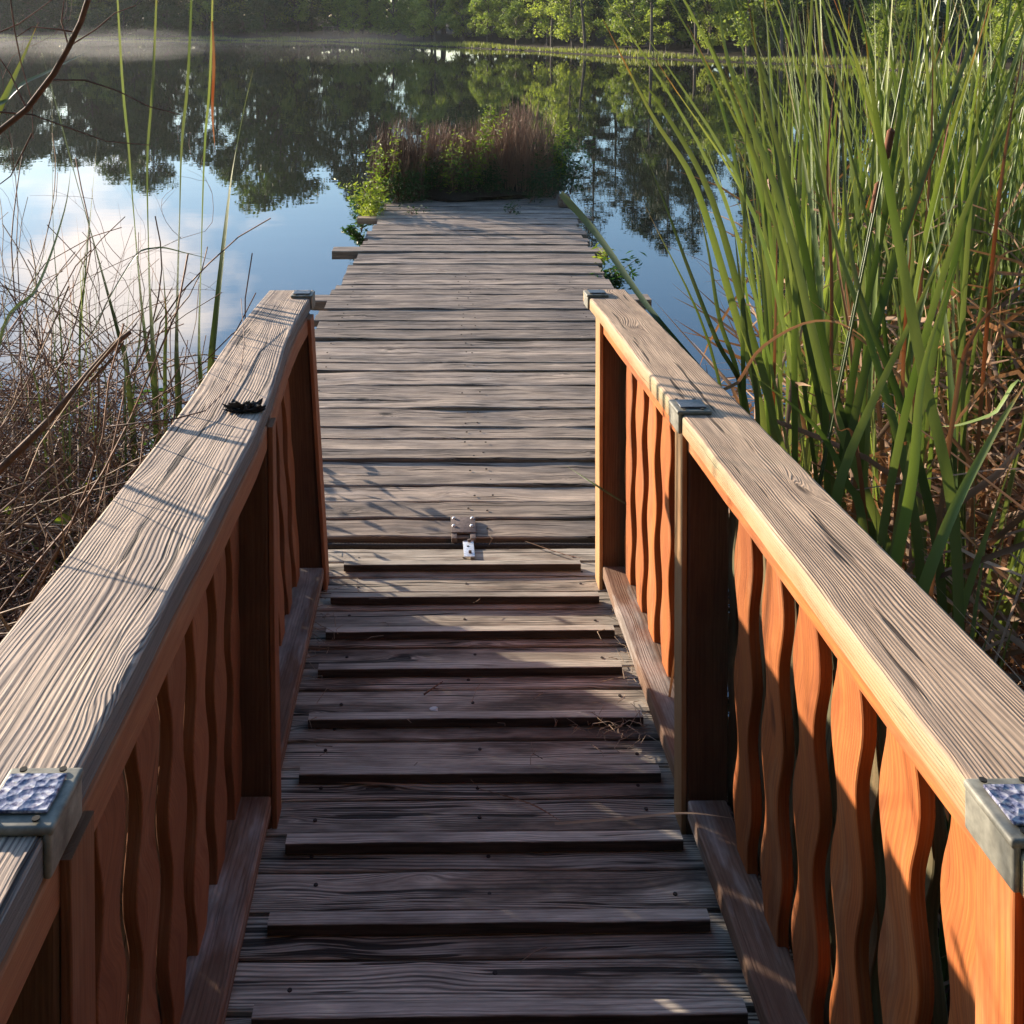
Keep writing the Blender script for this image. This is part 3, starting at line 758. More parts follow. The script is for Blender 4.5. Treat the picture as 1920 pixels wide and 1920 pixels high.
# ================================================================== PLANTED ISLAND AT THE DOCK END
mound = bmesh.new(); bmesh.ops.create_icosphere(mound, subdivisions=4, radius=1)
for v in mound.verts:
    v.co = Vector((v.co.x * .92, v.co.y * 1.0, max(v.co.z, -.2) * .13)) * (1 + .12 * mnoise.noise(v.co * 2.5))
    v.co.z += .02 * mnoise.noise(v.co * 6)
me = bpy.data.meshes.new('soil'); mound.to_mesh(me); mound.free(); me.uv_layers.new(name='grain'); me.materials.append(M['ground'])
o = bpy.data.objects.new('soil', me); COL.objects.link(o); o.location = (.24, 9.95, ZD + .015); tag(o, kind='structure')
R3 = random.Random(31)
def reeds(name, x0, x1, y0, y1, n, hmax, label):
    t = Tubes()
    for _ in range(n):
        x = R3.uniform(x0, x1); y = R3.uniform(y0, y1); z = ZD + .02
        h = hmax * R3.uniform(.5, 1.0) * (1 - .25 * abs((x - (x0 + x1) / 2) / (x1 - x0) * 2) ** 2)
        lx, ly = R3.gauss(0, .05), R3.gauss(0, .05)
        t.add([(x, y, z), (x + lx * .3, y + ly * .3, z + h * .5), (x + lx, y + ly, z + h)], .0035, .0012, 3, R3.random() * (.3 + .7))
        if R3.random() < .35:
            hz = h * R3.uniform(.5, .9); t.add([(x + lx * .5, y, z + hz), (x + lx * .5 + R3.gauss(0, .03), y + R3.gauss(0, .03), z + hz + .10)], .002, .001, 3, R3.random())
    o = t.build(name, M['reed']); tag(o, label, 'reeds', 'dead reeds at the end of the dock'); return o
reeds('reed_clump', .45, 1.02, 9.1, 9.9, 640, .90, 'tallest clump of dark red brown dead reeds at the right of the dock end')
reeds('reed_clump', .05, .55, 9.1, 9.9, 600, .70, 'middle clump of dead reeds behind the leafy weeds at the dock end')
reeds('reed_clump', -.66, -.15, 8.95, 9.9, 720, .72, 'left clump of thin rusty dead reeds at the dock end')
reeds('reed_clump', -.25, .15, 9.2, 10.0, 480, .66, 'short sparse dead reeds between the taller clumps at the dock end')
def weed(name, base, tip, nl, ls, mat, label, spread=.06, group=None, stems=3, cat='weed'):
    base, tip = Vector(base), Vector(tip); root = empty(name, Matrix.Translation(base)); rs = np.random.RandomState(R3.randrange(9999))
    t = Tubes(); pts = []
    for k in range(stems):
        e = tip - base + Vector((rs.normal(0, spread), rs.normal(0, spread), rs.normal(0, spread * .4))); m = e * .5 + Vector((rs.normal(0, spread * .4), 0, .02))
        t.add([Vector((0, 0, 0)), m, e], .004, .0015, 4)
        f = rs.uniform(.2, 1.0, nl // stems)[:, None]
        c = np.array(m)[None] * (2 * f * (1 - f)) + np.array(e)[None] * f * f; c = c + rs.normal(0, spread * .55, c.shape); pts.append(c)
    t.build('stem', M['twig'], root)
    V, Fc, UV = leaf_cards(np.concatenate(pts), ls, rs, flat=.5, aspect=.30)
    mk('foliage', V, Fc, mat, root, UV); tag(root, label, cat, group); return root
def wp(px_, py_, y): # point with photo pixel at world distance y
    d = y; return at(px_, py_, d)
gzv = ZD
def wz(px_, y, z=None): return Vector(((px_ - X0) / F * y, y, gzv if z is None else z))
weed('leafy_weed', wz(880, 9.1), wp(925, 205, 9.0), 520, .04, M['weed'], 'bright yellow green willowy weed leaning right among the dock reeds', .06, stems=4)
weed('leafy_weed', wz(850, 9.1), wp(850, 262, 9.0), 260, .038, M['weed'], 'bushy light green weed at the middle of the reed bed', .09, stems=5)
weed('leafy_weed', wz(735, 9.0), wp(738, 245, 8.9), 130, .04, M['weed'], 'thin yellow green weed rising over the left reeds', .05)
weed('leafy_weed', wz(715, 8.9), wp(708, 275, 8.8), 240, .038, M['weed'], 'short yellowish weed at the left reeds', .06)
weed('climbing_vine', wz(795, 9.2), wp(792, 222, 9.1), 46, .07, M['weed'], 'single curling vine standing above the dock reeds', .02, stems=2, cat='vine')
weed('leafy_weed', wz(1050, 9.3), wp(1040, 238, 9.2), 420, .038, M['weed'], 'tall pale green weed at the right end of the reeds', .06)
weed('leafy_weed', wz(690, 8.55, ZD - .1), wp(690, 345, 8.5), 620, .045, M['weed'], 'bright yellow weed at the left front corner of the reed bed', .08, stems=5)
weed('leafy_weed', wz(700, 8.4, ZD - .05), wp(694, 385, 8.35), 330, .036, M['weed'], 'low golden weed beside the left edge of the dock end', .06, stems=4)
weed('green_shrub', wz(675, 8.8, .05), wp(665, 372, 8.7), 800, .042, M['weed_dark'], 'dark green shrub hanging over the water left of the dock end', .075, stems=6, cat='shrub')
weed('fern', wz(690, 7.8, .12), wp(650, 428, 7.7), 300, .05, M['weed_dark'], 'dark fern under the left edge of the dock near the long plank', .03, stems=5, cat='fern')
weed('fern', wz(1150, 6.6, .15), wp(1170, 512, 6.5), 300, .05, M['weed_dark'], 'dark fern hanging off the right side of the dock', .07, stems=5, cat='fern')
weed('fern', wz(1130, 6.9, .2), wp(1138, 478, 6.9), 60, .06, M['weed'], 'small yellowish fern at the right edge of the dock', .04, stems=3, cat='fern')
for k in range(16):
    p = R3.uniform(730, 1050); yy = R3.uniform(8.85, 9.3)
    weed('ground_weed', wz(p, yy), wz(p, yy, ZD + R3.uniform(.14, .3)), 420, .038, M['weed_dark'], 'low deep green weed growing along the front of the reed bed', .10, 'low green weeds in front of the reeds', stems=4)
for k in range(4):
    p = 1030 + 14 * k; yy = 9.3
    weed('dark_shrub', wz(p, yy), wz(p + 4, yy, ZD + R3.uniform(.35, .5)), 260, .05, M['weed_dark'], 'dark leafy shrub closing the right end of the reed bed', .12, 'dark shrubs right of the reeds', stems=6, cat='shrub')
weed('moss_tuft', wz(772, 8.35, ZD), wz(772, 8.35, ZD + .03), 60, .03, M['weed_dark'], 'small green tuft between the far left dock planks', .06, stems=3, cat='moss')
weed('moss_tuft', wz(958, 8.4, ZD), wz(958, 8.4, ZD + .03), 80, .03, M['weed_dark'], 'small green tuft between the far right dock planks', .06, stems=3, cat='moss')

# ================================================================== CATTAILS RIGHT
R4 = random.Random(44)
def hero(name, blades, label, group=None, mat='cattail', cat='cattail', spike=None):
    """blades: list of (pixel polyline root..tip, root distance, tip distance, width m, twist)"""
    root = None
    b = Blades()
    for (pl, d0, d1, w_, tw, tw0) in blades:
        n = len(pl); pts = [at(p[0], p[1], d0 + (d1 - d0) * k / (n - 1)) for k, p in enumerate(pl)]
        if pts[0].z > .15:   # carry the blade down to the mud
            t = (pts[0] - pts[1]).normalized(); t = Vector((max(-.12, min(.12, t.x * .3)), t.y * .2, -1)).normalized()
            k = (pts[0].z - .0) / -t.z; pts = [pts[0] + t * k, pts[0] + t * k * .5] + pts
        b.add(pts, w_ * .88, (0, -1, 0), tw, tw0, n=26, fold=.22)
    o = b.build(name, M[mat]); tag(o, label, cat, group); return o
H_ = [
 ([(1700,1130),(1560,760),(1470,400),(1370,130),(1345,-10)], 2.2, 2.3, .023, .5, .1, 'tall cattail blade bending left from mid stand with tip above the far bank'),
 ([(1790,1000),(1730,700),(1680,430),(1640,200),(1622,60)], 1.75, 1.75, .022, .15, 0, 'widest dark green cattail blade with cut brown top in the stand centre'),
 ([(1640,1010),(1560,720),(1500,430),(1440,200),(1400,-10)], 2.3, 2.3, .023, .3, .1, 'long green cattail blade rising leftward just right of the leftmost tall blade'),
 ([(1560,900),(1500,560),(1452,260),(1435,0)], 2.5, 2.5, .018, .9, .1, 'slim upright cattail blade crossing behind the leftward blades'),
 ([(1450,790),(1400,600),(1330,360),(1240,200),(1205,155)], 2.6, 2.6, .022, .4, .1, 'cattail blade arching far left over the water with a brown dried tip'),
 ([(1430,790),(1370,560),(1300,340),(1225,220),(1130,35)], 2.7, 2.8, .023, .3, .0, 'leftmost cattail blade with orange brown tip over the dark reflection'),
 ([(1400,760),(1345,640),(1290,500),(1250,390),(1203,270)], 2.7, 2.7, .015, .5, .3, 'short cattail blade with a reddish frayed tip above the sky reflection'),
 ([(1390,740),(1350,600),(1330,480),(1308,380)], 2.7, 2.7, .015, .4, .3, 'thin curved cattail blade left of the stand with pale tip'),
 ([(1420,760),(1400,620),(1385,500),(1376,424)], 2.6, 2.6, .014, .4, .5, 'short upright cattail blade with frayed brown tip left of the stand'),
 ([(1395,780),(1392,600),(1397,350),(1398,182)], 2.6, 2.6, .013, .4, .1, 'straight vertical cattail blade left of the stand'),
 ([(1760,1050),(1690,760),(1600,500),(1575,160)], 2.0, 2.0, .020, .7, .1, 'pale lit cattail blade leaning left in the middle of the stand'),
 ([(1720,1000),(1650,700),(1560,420),(1505,130)], 2.1, 2.1, .021, .5, .4, 'broad grey green cattail blade leaning left beneath the tallest spike'),
 ([(1640,1100),(1700,760),(1800,420),(1925,130)], 1.9, 1.8, .020, .8, -.5, 'broad bright cattail blade leaning right across the upper right of the stand'),
 ([(1660,1130),(1740,700),(1830,330),(1900,60)], 2.0, 2.0, .019, .9, -.4, 'long bright cattail blade leaning right below the broadest one'),
 ([(1550,1050),(1640,620),(1730,330),(1830,60),(1850,0)], 2.2, 2.2, .020, .5, .2, 'slim cattail blade with yellow and red tip leaning right'),
 ([(1560,1040),(1600,700),(1660,400),(1700,120),(1715,0)], 2.3, 2.3, .018, .5, .1, 'straight cattail blade near the middle reaching the top of the far trees'),
 ([(1490,900),(1490,600),(1500,300),(1515,0)], 2.5, 2.5, .017, .4, .1, 'upright cattail blade over the dark bush reflection'),
 ([(1700,1240),(1770,1000),(1860,820),(1935,700)], 1.5, 1.5, .019, .9, .1, 'very broad near cattail blade beside the handrail at the right border'),
 ([(1660,1180),(1710,900),(1730,700),(1790,500)], 1.6, 1.6, .020, .4, .1, 'near grey green cattail blade behind the handrail leaning right'),
 ([(1560,1010),(1590,860),(1690,640),(1790,430)], 1.8, 1.8, .020, .2, .2, 'bright forked cattail blade rising right from behind the handrail'),
 ([(1620,1000),(1585,900),(1530,800),(1410,700)], 1.9, 1.9, .018, .2, .3, 'snapped cattail blade with rusty broken end leaning left over the handrail'),
]
for (pl, d0, d1, w_, tw, tw0, lb) in H_: hero('cattail_plant', [(pl, d0, d1, w_, tw, tw0)], lb)
bl = Blades(); bl.add([at(p_[0], p_[1], d_) for p_, d_ in (((1500, 1100), 2.3), ((1390, 800), 2.5), ((1215, 575), 2.8), ((1120, 440), 3.0), ((1052, 362), 3.1))], .024, (0, -1, 0), .2, .1, n=22, prof=lambda f: (.3 + .7 * f) if f < .97 else .7)
bl.UV = [(a_ * .93, b_) for a_, b_ in bl.UV]
tag(bl.build('broken_cattail_blade', M['cattail']), 'green cattail blade with blunt tip leaning left across the dock corner block', 'cattail')
hero('dead_cattail_stalk', [([(1330,790),(1385,715),(1430,650),(1520,603),(1600,618),(1680,700)], 2.2, 2.2, .008, .2, .1)], 'pale brown dead stalk arching over the green blades behind the handrail', mat='dead')
hero('folded_cattail_blade', [([(1930,745),(1860,775),(1800,795),(1760,800)], 2.0, 2.1, .022, .2, 1.2)], 'pale green folded cattail blade lying sideways over the brown litter')
# the crowd of plants behind and around
def stand(x0, x1, y0, y1, n, hmin, hmax, leanx, group, labels, seed, wmul=1.0, nb=(5, 8), ok=None):
    rr = random.Random(seed); k = 0
    while k < n:
        bx, by = rr.uniform(x0, x1), rr.uniform(y0, y1)
        if ok and not ok(bx, by): continue
        k += 1
        b = Blades(); root = Vector((bx, by, -.08)); dirx = leanx(bx) + rr.gauss(0, .10)
        for q in range(rr.randint(*nb)):
            h = rr.uniform(hmin, hmax) * rr.uniform(.72, 1); th = rr.uniform(0, 6.28); sp = rr.uniform(.03, .22) * h
            tipx = dirx * h + sp * math.cos(th); tipy = sp * math.sin(th) * .8
            b0 = Vector((bx + .02 * math.cos(th), by + .02 * math.sin(th), -.06)); cur = rr.uniform(.3, 1.3)
            p1 = b0 + Vector((tipx * .25, tipy * .25, h * .36)); p2 = b0 + Vector((tipx * (.55), tipy * .55, h * .70)); p3 = b0 + Vector((tipx * (1 + .15 * cur), tipy * (1 + .15 * cur), h * (1 - .04 * cur)))
            fa = Vector((math.sin(th * 3) * .8, -1, 0))
            b.add([b0, p1, p2, p3], rr.uniform(.0105, .019) * wmul, fa, rr.uniform(-1.4, 1.4), rr.uniform(-.6, .6), n=15)
        o = b.build('cattail_plant', M['cattail']); tag(o, labels, 'cattail', group)
lean = lambda x: .10 * (x - 1.55)
# inner stand between handrail and open water
okr = lambda x, y: (x / y) > .335 and x > .86 and not (x / y > .455 and y < 3.3 and (x * 7.3) % 1 > .22)
stand(.95, 2.6, 2.0, 4.6, 84, 1.5, 2.65, lean, 'cattails of the right hand stand', 'green cattail plant in the crowded middle of the right hand stand', 61, ok=okr)
stand(1.7, 3.6, 3.0, 6.0, 60, 1.7, 2.95, lambda x: .12, 'cattails at the back of the right hand stand', 'green cattail plant at the back right of the stand against the dark reflection', 62, ok=lambda x, y: x / y > .42)
stand(.85, 1.6, 1.1, 2.3, 9, 1.0, 1.6, lambda x: .10 + .1 * (x - 1), 'cattails beside the right handrail', 'shorter cattail plant growing close behind the right handrail', 63, wmul=1.15, nb=(3, 6), ok=lambda x, y: x > .80 and x / y > .45)
# left tall spikes
def spike(px0, py0, px1, py1, d, label):
    a, b = at(px0, py0, d), at(px1, py1, d); root = empty('cattail_spike_stalk', Matrix.Translation((a.x, a.y, 0)))
    o = Vector((a.x, a.y, 0)); dr = (b - a).normalized(); base = a - dr * (a.z / dr.z)
    t = Tubes(); t.add([base - o, a - o, b + dr * .12 - o], .0032, .0015, 6); t.build('stalk', M['cattail'], root)
    t = Tubes(); t.add([a - o, a + (b - a) * .1 - o], .003, .0075, 10); t.add([a + (b - a) * .1 - o, a + (b - a) * .9 - o], .0075, .0075, 10); t.add([a + (b - a) * .9 - o, b - o], .0075, .002, 10)
    t.build('seed_spike', M['spike'], root); tag(root, label, 'cattail')
spike(1660, 300, 1672, 240, 2.0, 'brown cattail seed spike on a stalk in front of the dark water')
spike(1636, 400, 1648, 340, 2.3, 'second brown cattail seed spike just below and left of the other')
# russet blades scattered in the stand
for k, (pl, d) in enumerate([([(1560,560),(1552,300),(1573,85)], 2.6), ([(1600,700),(1570,480),(1545,200)], 2.4), ([(1700,640),(1760,330),(1812,50)], 2.6), ([(1640,640),(1720,380),(1790,200)], 2.5),
        ([(1720,620),(1745,300),(1750,30)], 2.5), ([(1450,760),(1455,560),(1458,400)], 2.7), ([(1860,500),(1890,250),(1925,60)], 2.3), ([(1690,760),(1700,560),(1712,420)], 2.2), ([(1790,760),(1830,620),(1900,540)], 1.9), ([(1610,860),(1570,800),(1556,690)], 1.9)]):
    hero('russet_cattail_blade', [(pl, d, d, .010, .5, R4.random())], 'rusty orange dying cattail blade among the green ones of the right hand stand', 'russet cattail blades', 'russet')
# dead leaf litter beneath the stand
def litter(name, fn, n, label, seed, hmax=.5, lmin=.25, lmax=.9, w=(.006, .016), mat='dead'):
    rr = random.Random(seed); b = Blades()
    for _ in range(n):
        c = fn(rr); th = rr.uniform(0, 6.28); L = rr.uniform(lmin, lmax); up = rr.gauss(.25, .45)
        d = Vector((math.cos(th), math.sin(th), up)).normalized(); z0 = rr.uniform(0, hmax) * rr.random()
        a = Vector((c[0], c[1], max(.0, z0))); e = a + d * L; e.z = max(.01, e.z); m = (a + e) / 2 + Vector((rr.gauss(0, .05), rr.gauss(0, .05), rr.gauss(.03, .06)))
        if not c[2](a) or not c[2](e): continue
        b.add([a, m, e], rr.uniform(*w), (rr.gauss(0, 1), rr.gauss(0, 1), rr.gauss(0, 1)), rr.uniform(-2, 2), 0, n=5, basew=.8)
    o = b.build(name, M[mat]); tag(o, label, 'leaf litter', kind='stuff'); return o
okx = lambda p: p.x > .78
litter('dead_leaf_litter', lambda r: (r.uniform(.85, 2.6), r.uniform(.7, 3.6), okx), 3600, 'tangled brown dead cattail leaves under the right hand stand', 71, 1.05)
litter('dead_leaf_litter', lambda r: (r.uniform(1.5, 3.6), r.uniform(2.4, 5.0), okx), 2000, 'tangled brown dead cattail leaves at the back of the right hand stand', 72, 1.3)
for k in range(38):
    rr = R4; xx, yy = rr.uniform(1.2, 2.6), rr.uniform(1.6, 3.8); L = rr.uniform(1.0, 1.7); th = rr.gauss(.5, .5)
    b = Blades()
    for q in range(3):
        th2 = th + rr.gauss(0, .3); L2 = L * rr.uniform(.6, 1)
        b.add([(xx, yy, 0), (xx + .12 * L2 * th2, yy, L2 * .5), (xx + .35 * L2 * th2, yy + .05, L2 * .85), (xx + .6 * L2 * th2, yy + rr.gauss(0, .1), L2 * rr.uniform(.6, .95))], .013, (rr.gauss(0, .5), -1, 0), rr.uniform(-2, 2), 0, n=12)
    o = b.build('dead_cattail_plant', M['dead']); tag(o, 'brown dried cattail plant standing inside the right hand stand', 'cattail', 'dried cattails in the right hand stand')

# ================================================================== LEFT BANK
L_ = [
 ([(290,720),(275,640),(255,440),(243,280),(228,120),(203,-330)], 3.1, .025, 2.9, -.2, 'leftward leaning tall cattail blade of the five by the left water'),
 ([(292,720),(288,640),(280,480),(278,290),(288,140),(306,-330)], 3.0, .026, 3.1, -.3, 'tall cattail blade second from the left of the five by the left water'),
 ([(335,720),(333,640),(338,400),(343,260),(355,110),(370,-330)], 3.0, .025, 3.1, -.2, 'tall cattail blade in the middle of the five by the left water'),
 ([(378,720),(375,640),(379,450),(386,260),(396,110),(405,-330)], 3.0, .023, 2.6, .1, 'dark tall cattail blade beside the hanging rusty leaf'),
 ([(395,720),(405,600),(425,420),(437,320),(455,220),(476,125)], 3.0, .023, 2.4, -.2, 'rightmost cattail blade leaning right over the pond on the left side'),
 ([(240,700),(225,630),(190,500),(150,360),(115,230),(78,98)], 2.9, .021, 2.0, .0, 'cattail blade leaning left with a brown cut tip over the misty water'),
 ([(310,700),(312,600),(305,490)], 3.0, .014, .5, .3, 'short bright cattail blade low between the tall ones on the left'),
 ([(150,660),(160,520),(172,380),(183,250)], 3.0, .010, 1.0, .3, 'thin cattail blade with orange tip over the cloud reflection'),
 ([(-90,360),(-20,240),(25,150),(72,42)], 1.9, .017, .4, .0, 'near bright cattail blade entering from the left border'),
 ([(-60,330),(20,180),(90,135),(180,90)], 1.9, .014, .8, .4, 'near curved cattail blade crossing the brown branch'),
 ([(0,640),(70,540),(120,400),(135,300)], 2.6, .011, .6, .3, 'slim dark cattail blade behind the bare twigs at far left'),
 ([(120,720),(110,560),(100,420),(97,70)], 3.0, .008, .8, .3, 'very thin cattail blade standing upright left of the tall ones'),
]
for (pl, d, w_, tw, tw0, lb) in L_: hero('cattail_plant', [(pl, d, d, w_ * 1.3, tw * .85, tw0)], lb)
hero('rusty_hanging_leaf', [([(396,-10),(401,120),(398,200),(404,286)], 2.95, 2.95, .012, .5, .3)], 'rusty brown dead leaf hanging beside the dark tall blade', mat='russet') if False else None
bl = Blades(); bl.add([at(398, 40, 2.98), at(401, 120, 2.96), at(398, 210, 2.96), at(404, 288, 2.96)], .009, (0, -1, 0), .6, .2, n=12)
tag(bl.build('hanging_dead_leaf', M['russet']), 'rusty brown dead leaf hanging beside the dark tall blade', 'leaf')
hero('arching_cattail_blade', [([(150,700),(240,500),(290,465),(350,475),(410,490)], 2.7, 2.7, .008, .5, .6)], 'thin green blade arching sideways through the left cattails')
for k in range(22):
    pxx = R4.uniform(-30, 300); d = R4.uniform(2.6, 3.4)
    hero('thin_cattail_blade', [([(pxx + R4.gauss(0, 20), 760), (pxx + R4.gauss(0, 15), 600), (pxx + R4.gauss(0, 35), R4.uniform(330, 520))], d, d, R4.uniform(.006, .014), 1.0, R4.random())],
         'thin low cattail blade among the bare twigs on the left', 'thin blades among the left twigs', R4.choice(['cattail', 'cattail', 'dead']))

# bare twiggy shrubs and vines
R5 = random.Random(55)
def grow(t, p, d, L, r, depth, curl=.5, gen=3, lim=None):
    pts = [p.copy()]; n = 7; q = p.copy(); dd = d.normalized(); cv = Vector((R5.gauss(0, 1), R5.gauss(0, 1), R5.gauss(0, .6))) * curl
    kids = []
    for i in range(n):
        dd = (dd + cv * .22 + Vector((R5.gauss(0, 1), R5.gauss(0, 1), R5.gauss(0, 1))) * .08 * (1 + curl)).normalized(); q = q + dd * L / n
        if q.z < .02: q.z = .02 + R5.random() * .03
        if lim and not lim(q): break
        pts.append(q.copy())
        if depth > 0 and i > 0 and R5.random() < .62: kids.append((q.copy(), dd.copy()))
    if len(pts) < 3: return
    t.add(pts, r, r * .45, 4 if r > .002 else 3)
    for (kp, kd) in kids:
        side = Vector((R5.gauss(0, 1), R5.gauss(0, 1), R5.gauss(.1, .8)))
        grow(t, kp, (kd + side * .75), L * R5.uniform(.35, .7), r * .55, depth - 1, curl, gen, lim)
clear_rail = lambda q: not (q.x > -.50 and q.y < 3.2 and q.x < .7)
def rail_clear(q):   # keep twigs off the railing and walkway
    return q.x < -.50 and q.y < 2.85 + .80 * (-.3 - q.x)
def shrub(base, n, H, label, spread, r=.0035, depth=3, curl=.5, mat='twig', name='bare_shrub', group=None, lim=rail_clear):
    t = Tubes()
    for k in range(n):
        d = Vector((R5.gauss(spread[0], .45), R5.gauss(spread[1], .45), 1.0))
        grow(t, Vector(base) + Vector((R5.gauss(0, .08), R5.gauss(0, .08), 0)), d, H * R5.uniform(.7, 1.1), r, depth, curl, lim=lim)
    o = t.build(name, M[mat]); tag(o, label, 'shrub', group); return o
shrub((-.98, 3.0, .0), 5, .95, 'small bare shrub with fine branching twigs against the sky reflection left of the rail end', (.22, .1), .003, 3)
shrub((-1.3, 3.1, .0), 7, 1.15, 'bare red brown shrub rising among the left cattail blades', (.1, 0), .0032, 3)
shrub((-1.75, 3.0, .0), 8, 1.3, 'bare thicket shrub in front of the cloud reflection', (0, 0), .0034, 3)
shrub((-2.1, 2.6, .0), 8, 1.35, 'bare thicket shrub near the left border behind the broken stick', (.15, 0), .0036, 3)
shrub((-1.5, 2.4, .0), 8, 1.0, 'low bare shrub behind the broken stick', (.1, .1), .0034, 3)
shrub((-1.2, 2.0, .0), 8, .85, 'low bare shrub tangled behind the left handrail', (-.2, .1), .003, 3, mat='twig_pale')
shrub((-1.5, 1.5, .1), 8, .8, 'pale bare shrub low beside the near left handrail', (-.1, .1), .003, 3, mat='twig_pale')
# dry vine tangle
def vines(name, n, fn, label, mat, seed, r=(.0014, .0034), lim=rail_clear):
    rr = random.Random(seed); t = Tubes()
    for _ in range(n):
        p = Vector(fn(rr)); th = rr.uniform(0, 6.28); d = Vector((math.cos(th), math.sin(th), rr.gauss(.15, .4))).normalized(); L = rr.uniform(.4, 1.3)
        cv = Vector((rr.gauss(0, 1), rr.gauss(0, 1), rr.gauss(-.3, .7))) * .16; pts = []
        for i in range(10):
            if not lim(p) or p.z < -.02: break
            pts.append(p.copy()); d = (d + cv + Vector((rr.gauss(0, .1), rr.gauss(0, .1), rr.gauss(0, .1)))).normalized(); p = p + d * L / 10
        if len(pts) > 3: q = rr.uniform(*r); t.add(pts, q, q * .7, 3)
    o = t.build(name, M[mat]); tag(o, label, 'vine tangle', kind='stuff'); return o
def pile(rr):
    x = rr.uniform(-2.6, -.55); y = rr.uniform(.6, 3.5); top = .78 - .12 * abs(x + 1.2)
    return (x, y, rr.uniform(0, 1) ** .8 * top)
vines('dry_vine_tangle', 4200, pile, 'dense pale tangle of dry vines beside the left handrail', 'twig_pale', 81)
vines('dry_vine_tangle', 5200, pile, 'dense red brown tangle of dry twigs beside the left handrail', 'twig', 82)
R9 = random.Random(99)
for k in range(16):
    x, y = R9.uniform(-2.3, -.7), R9.uniform(1.2, 2.8)
    shrub((x, y, .05), 5, R9.uniform(.5, .9), 'low brown twiggy shrub woven into the left vine tangle', (R9.uniform(-.3, .3), .1), .0042, 2, .6, R9.choice(['twig', 'branch', 'twig_pale']), 'low_twig_shrub', 'low twiggy shrubs in the left tangle')
# undergrowth leaves on the left bank
rs = np.random.RandomState(5); n = 9000
p = np.stack([rs.uniform(-2.8, -.6, n), rs.uniform(.8, 3.9, n), rs.uniform(0, .5, n) ** 1.0], 1)
V, Fc, UV = leaf_cards(p, .05, rs, aspect=.5)
tag(mk('bank_ground_cover', V, Fc, M['weed_dark'], None, UV), 'dark green ground cover leaves under the left vine tangle', 'ground cover', kind='stuff')
n = 420; p = np.stack([rs.uniform(-2.3, -.6, n), rs.uniform(1.2, 3.4, n), rs.uniform(.3, .75, n)], 1)
V, Fc, UV = leaf_cards(p, .042, rs, aspect=.6)
tag(mk('vine_leaves', V, Fc, M['weed'], None, UV), 'scattered bright green vine leaves on the left tangle', 'leaves', kind='stuff')
# big diagonal branch and the broken stick
t = Tubes(); bp_ = [at(-160, 420, 1.35), at(-60, 310, 1.35), at(0, 245, 1.35), at(50, 205, 1.35), at(100, 140, 1.34), at(128, 90, 1.33), at(152, 40, 1.32), at(168, -10, 1.31), at(185, -80, 1.3), at(200, -160, 1.3)]
t.add(bp_, .0046, .0032, 8)
def tw(pl, d, r0=.0013, r1=.0006): t.add([at(a, b, d) for a, b in pl], r0, r1, 5)
tw([(128,88),(180,55),(215,25),(255,10)], 1.33); tw([(100,150),(160,150),(220,170),(280,200),(340,215)], 1.33)
tw([(0,210),(60,215),(130,240),(200,265),(280,272)], 1.35); tw([(50,205),(20,140),(0,110),(-30,90)], 1.35)
tw([(128,85),(115,40),(120,0),(100,-40)], 1.33); tw([(20,0),(28,60),(40,120),(60,190),(62,260)], 1.4); tw([(60,250),(20,330),(-20,360)], 1.38)
tw([(0,60),(35,45),(70,20),(110,-10)], 1.4); tw([(140,60),(110,55),(60,50),(30,70)], 1.33)
tag(t.build('diagonal_branch', M['branch']), 'brown bare branch slanting up from the left border over the pond', 'branch')
t = Tubes(); t.add([at(-120, 1010, 1.9), at(0, 880, 1.9), at(90, 790, 1.92), at(170, 695, 1.95), at(215, 645, 1.96), at(245, 622, 1.97)], .0085, .0048, 8)
t.add([at(170, 715, 1.95), at(215, 668, 1.95), at(232, 640, 1.95)], .004, .002, 5)
tag(t.build('broken_stick', M['branch']), 'thick broken brown stick pointing up right out of the left tangle', 'stick')

# ================================================================== LOOSE BITS ON THE GANGWAY
def gpt(px_, py_, h=0.0):
    """point on (or h above) the gangway deck seen at a photo pixel, world coordinates"""
    dr = at(px_, py_, 1) - CAM; k = (C_G - h) / -dr.dot(zG); return CAM + dr * k
def strand(pl, w_, label, mat='dead', h=.004, name='dead_leaf_blade', cat='leaf', face=None, hs=None):
    b = Blades(); pts = [gpt(p[0], p[1], (hs[i] if hs else h)) for i, p in enumerate(pl)]
    b.add(pts, w_, face or tuple(zG), .3, 0, n=18, basew=.8, fold=.15); o = b.build(name, M[mat]); tag(o, label, cat); return o
strand([(605, 1464), (720, 1470), (851, 1477)], .007, 'straw coloured dead leaf lying across the gangway near its middle', h=.030, hs=(.004, .006, .006))
strand([(938, 1490), (1000, 1510), (1060, 1545)], .006, 'short brown dead stalk lying diagonally on the gangway boards', 'russet', .008)
strand([(1040, 1545), (1180, 1534), (1290, 1525), (1386, 1536)], .009, 'long pale dead leaf reaching from the boards over the right toe board', h=.05, hs=(.03, .05, .085, .10))
strand([(985, 1015), (1060, 1040), (1120, 1052)], .006, 'thin reddish stalk lying on the first gangway board by the hinge', 'russet', .008)
bl = Blades(); bl.add([gpt(1060, 872, .30), gpt(1110, 905, .30), gpt(1150, 930, .28), gpt(1182, 950, .26)][::-1], .006, (0, -1, .3), .4, 0, n=12)
tag(bl.build('green_leaf_tip', M['cattail']), 'thin green leaf tip poking through the right balusters over the boards', 'leaf')
R6 = random.Random(66)
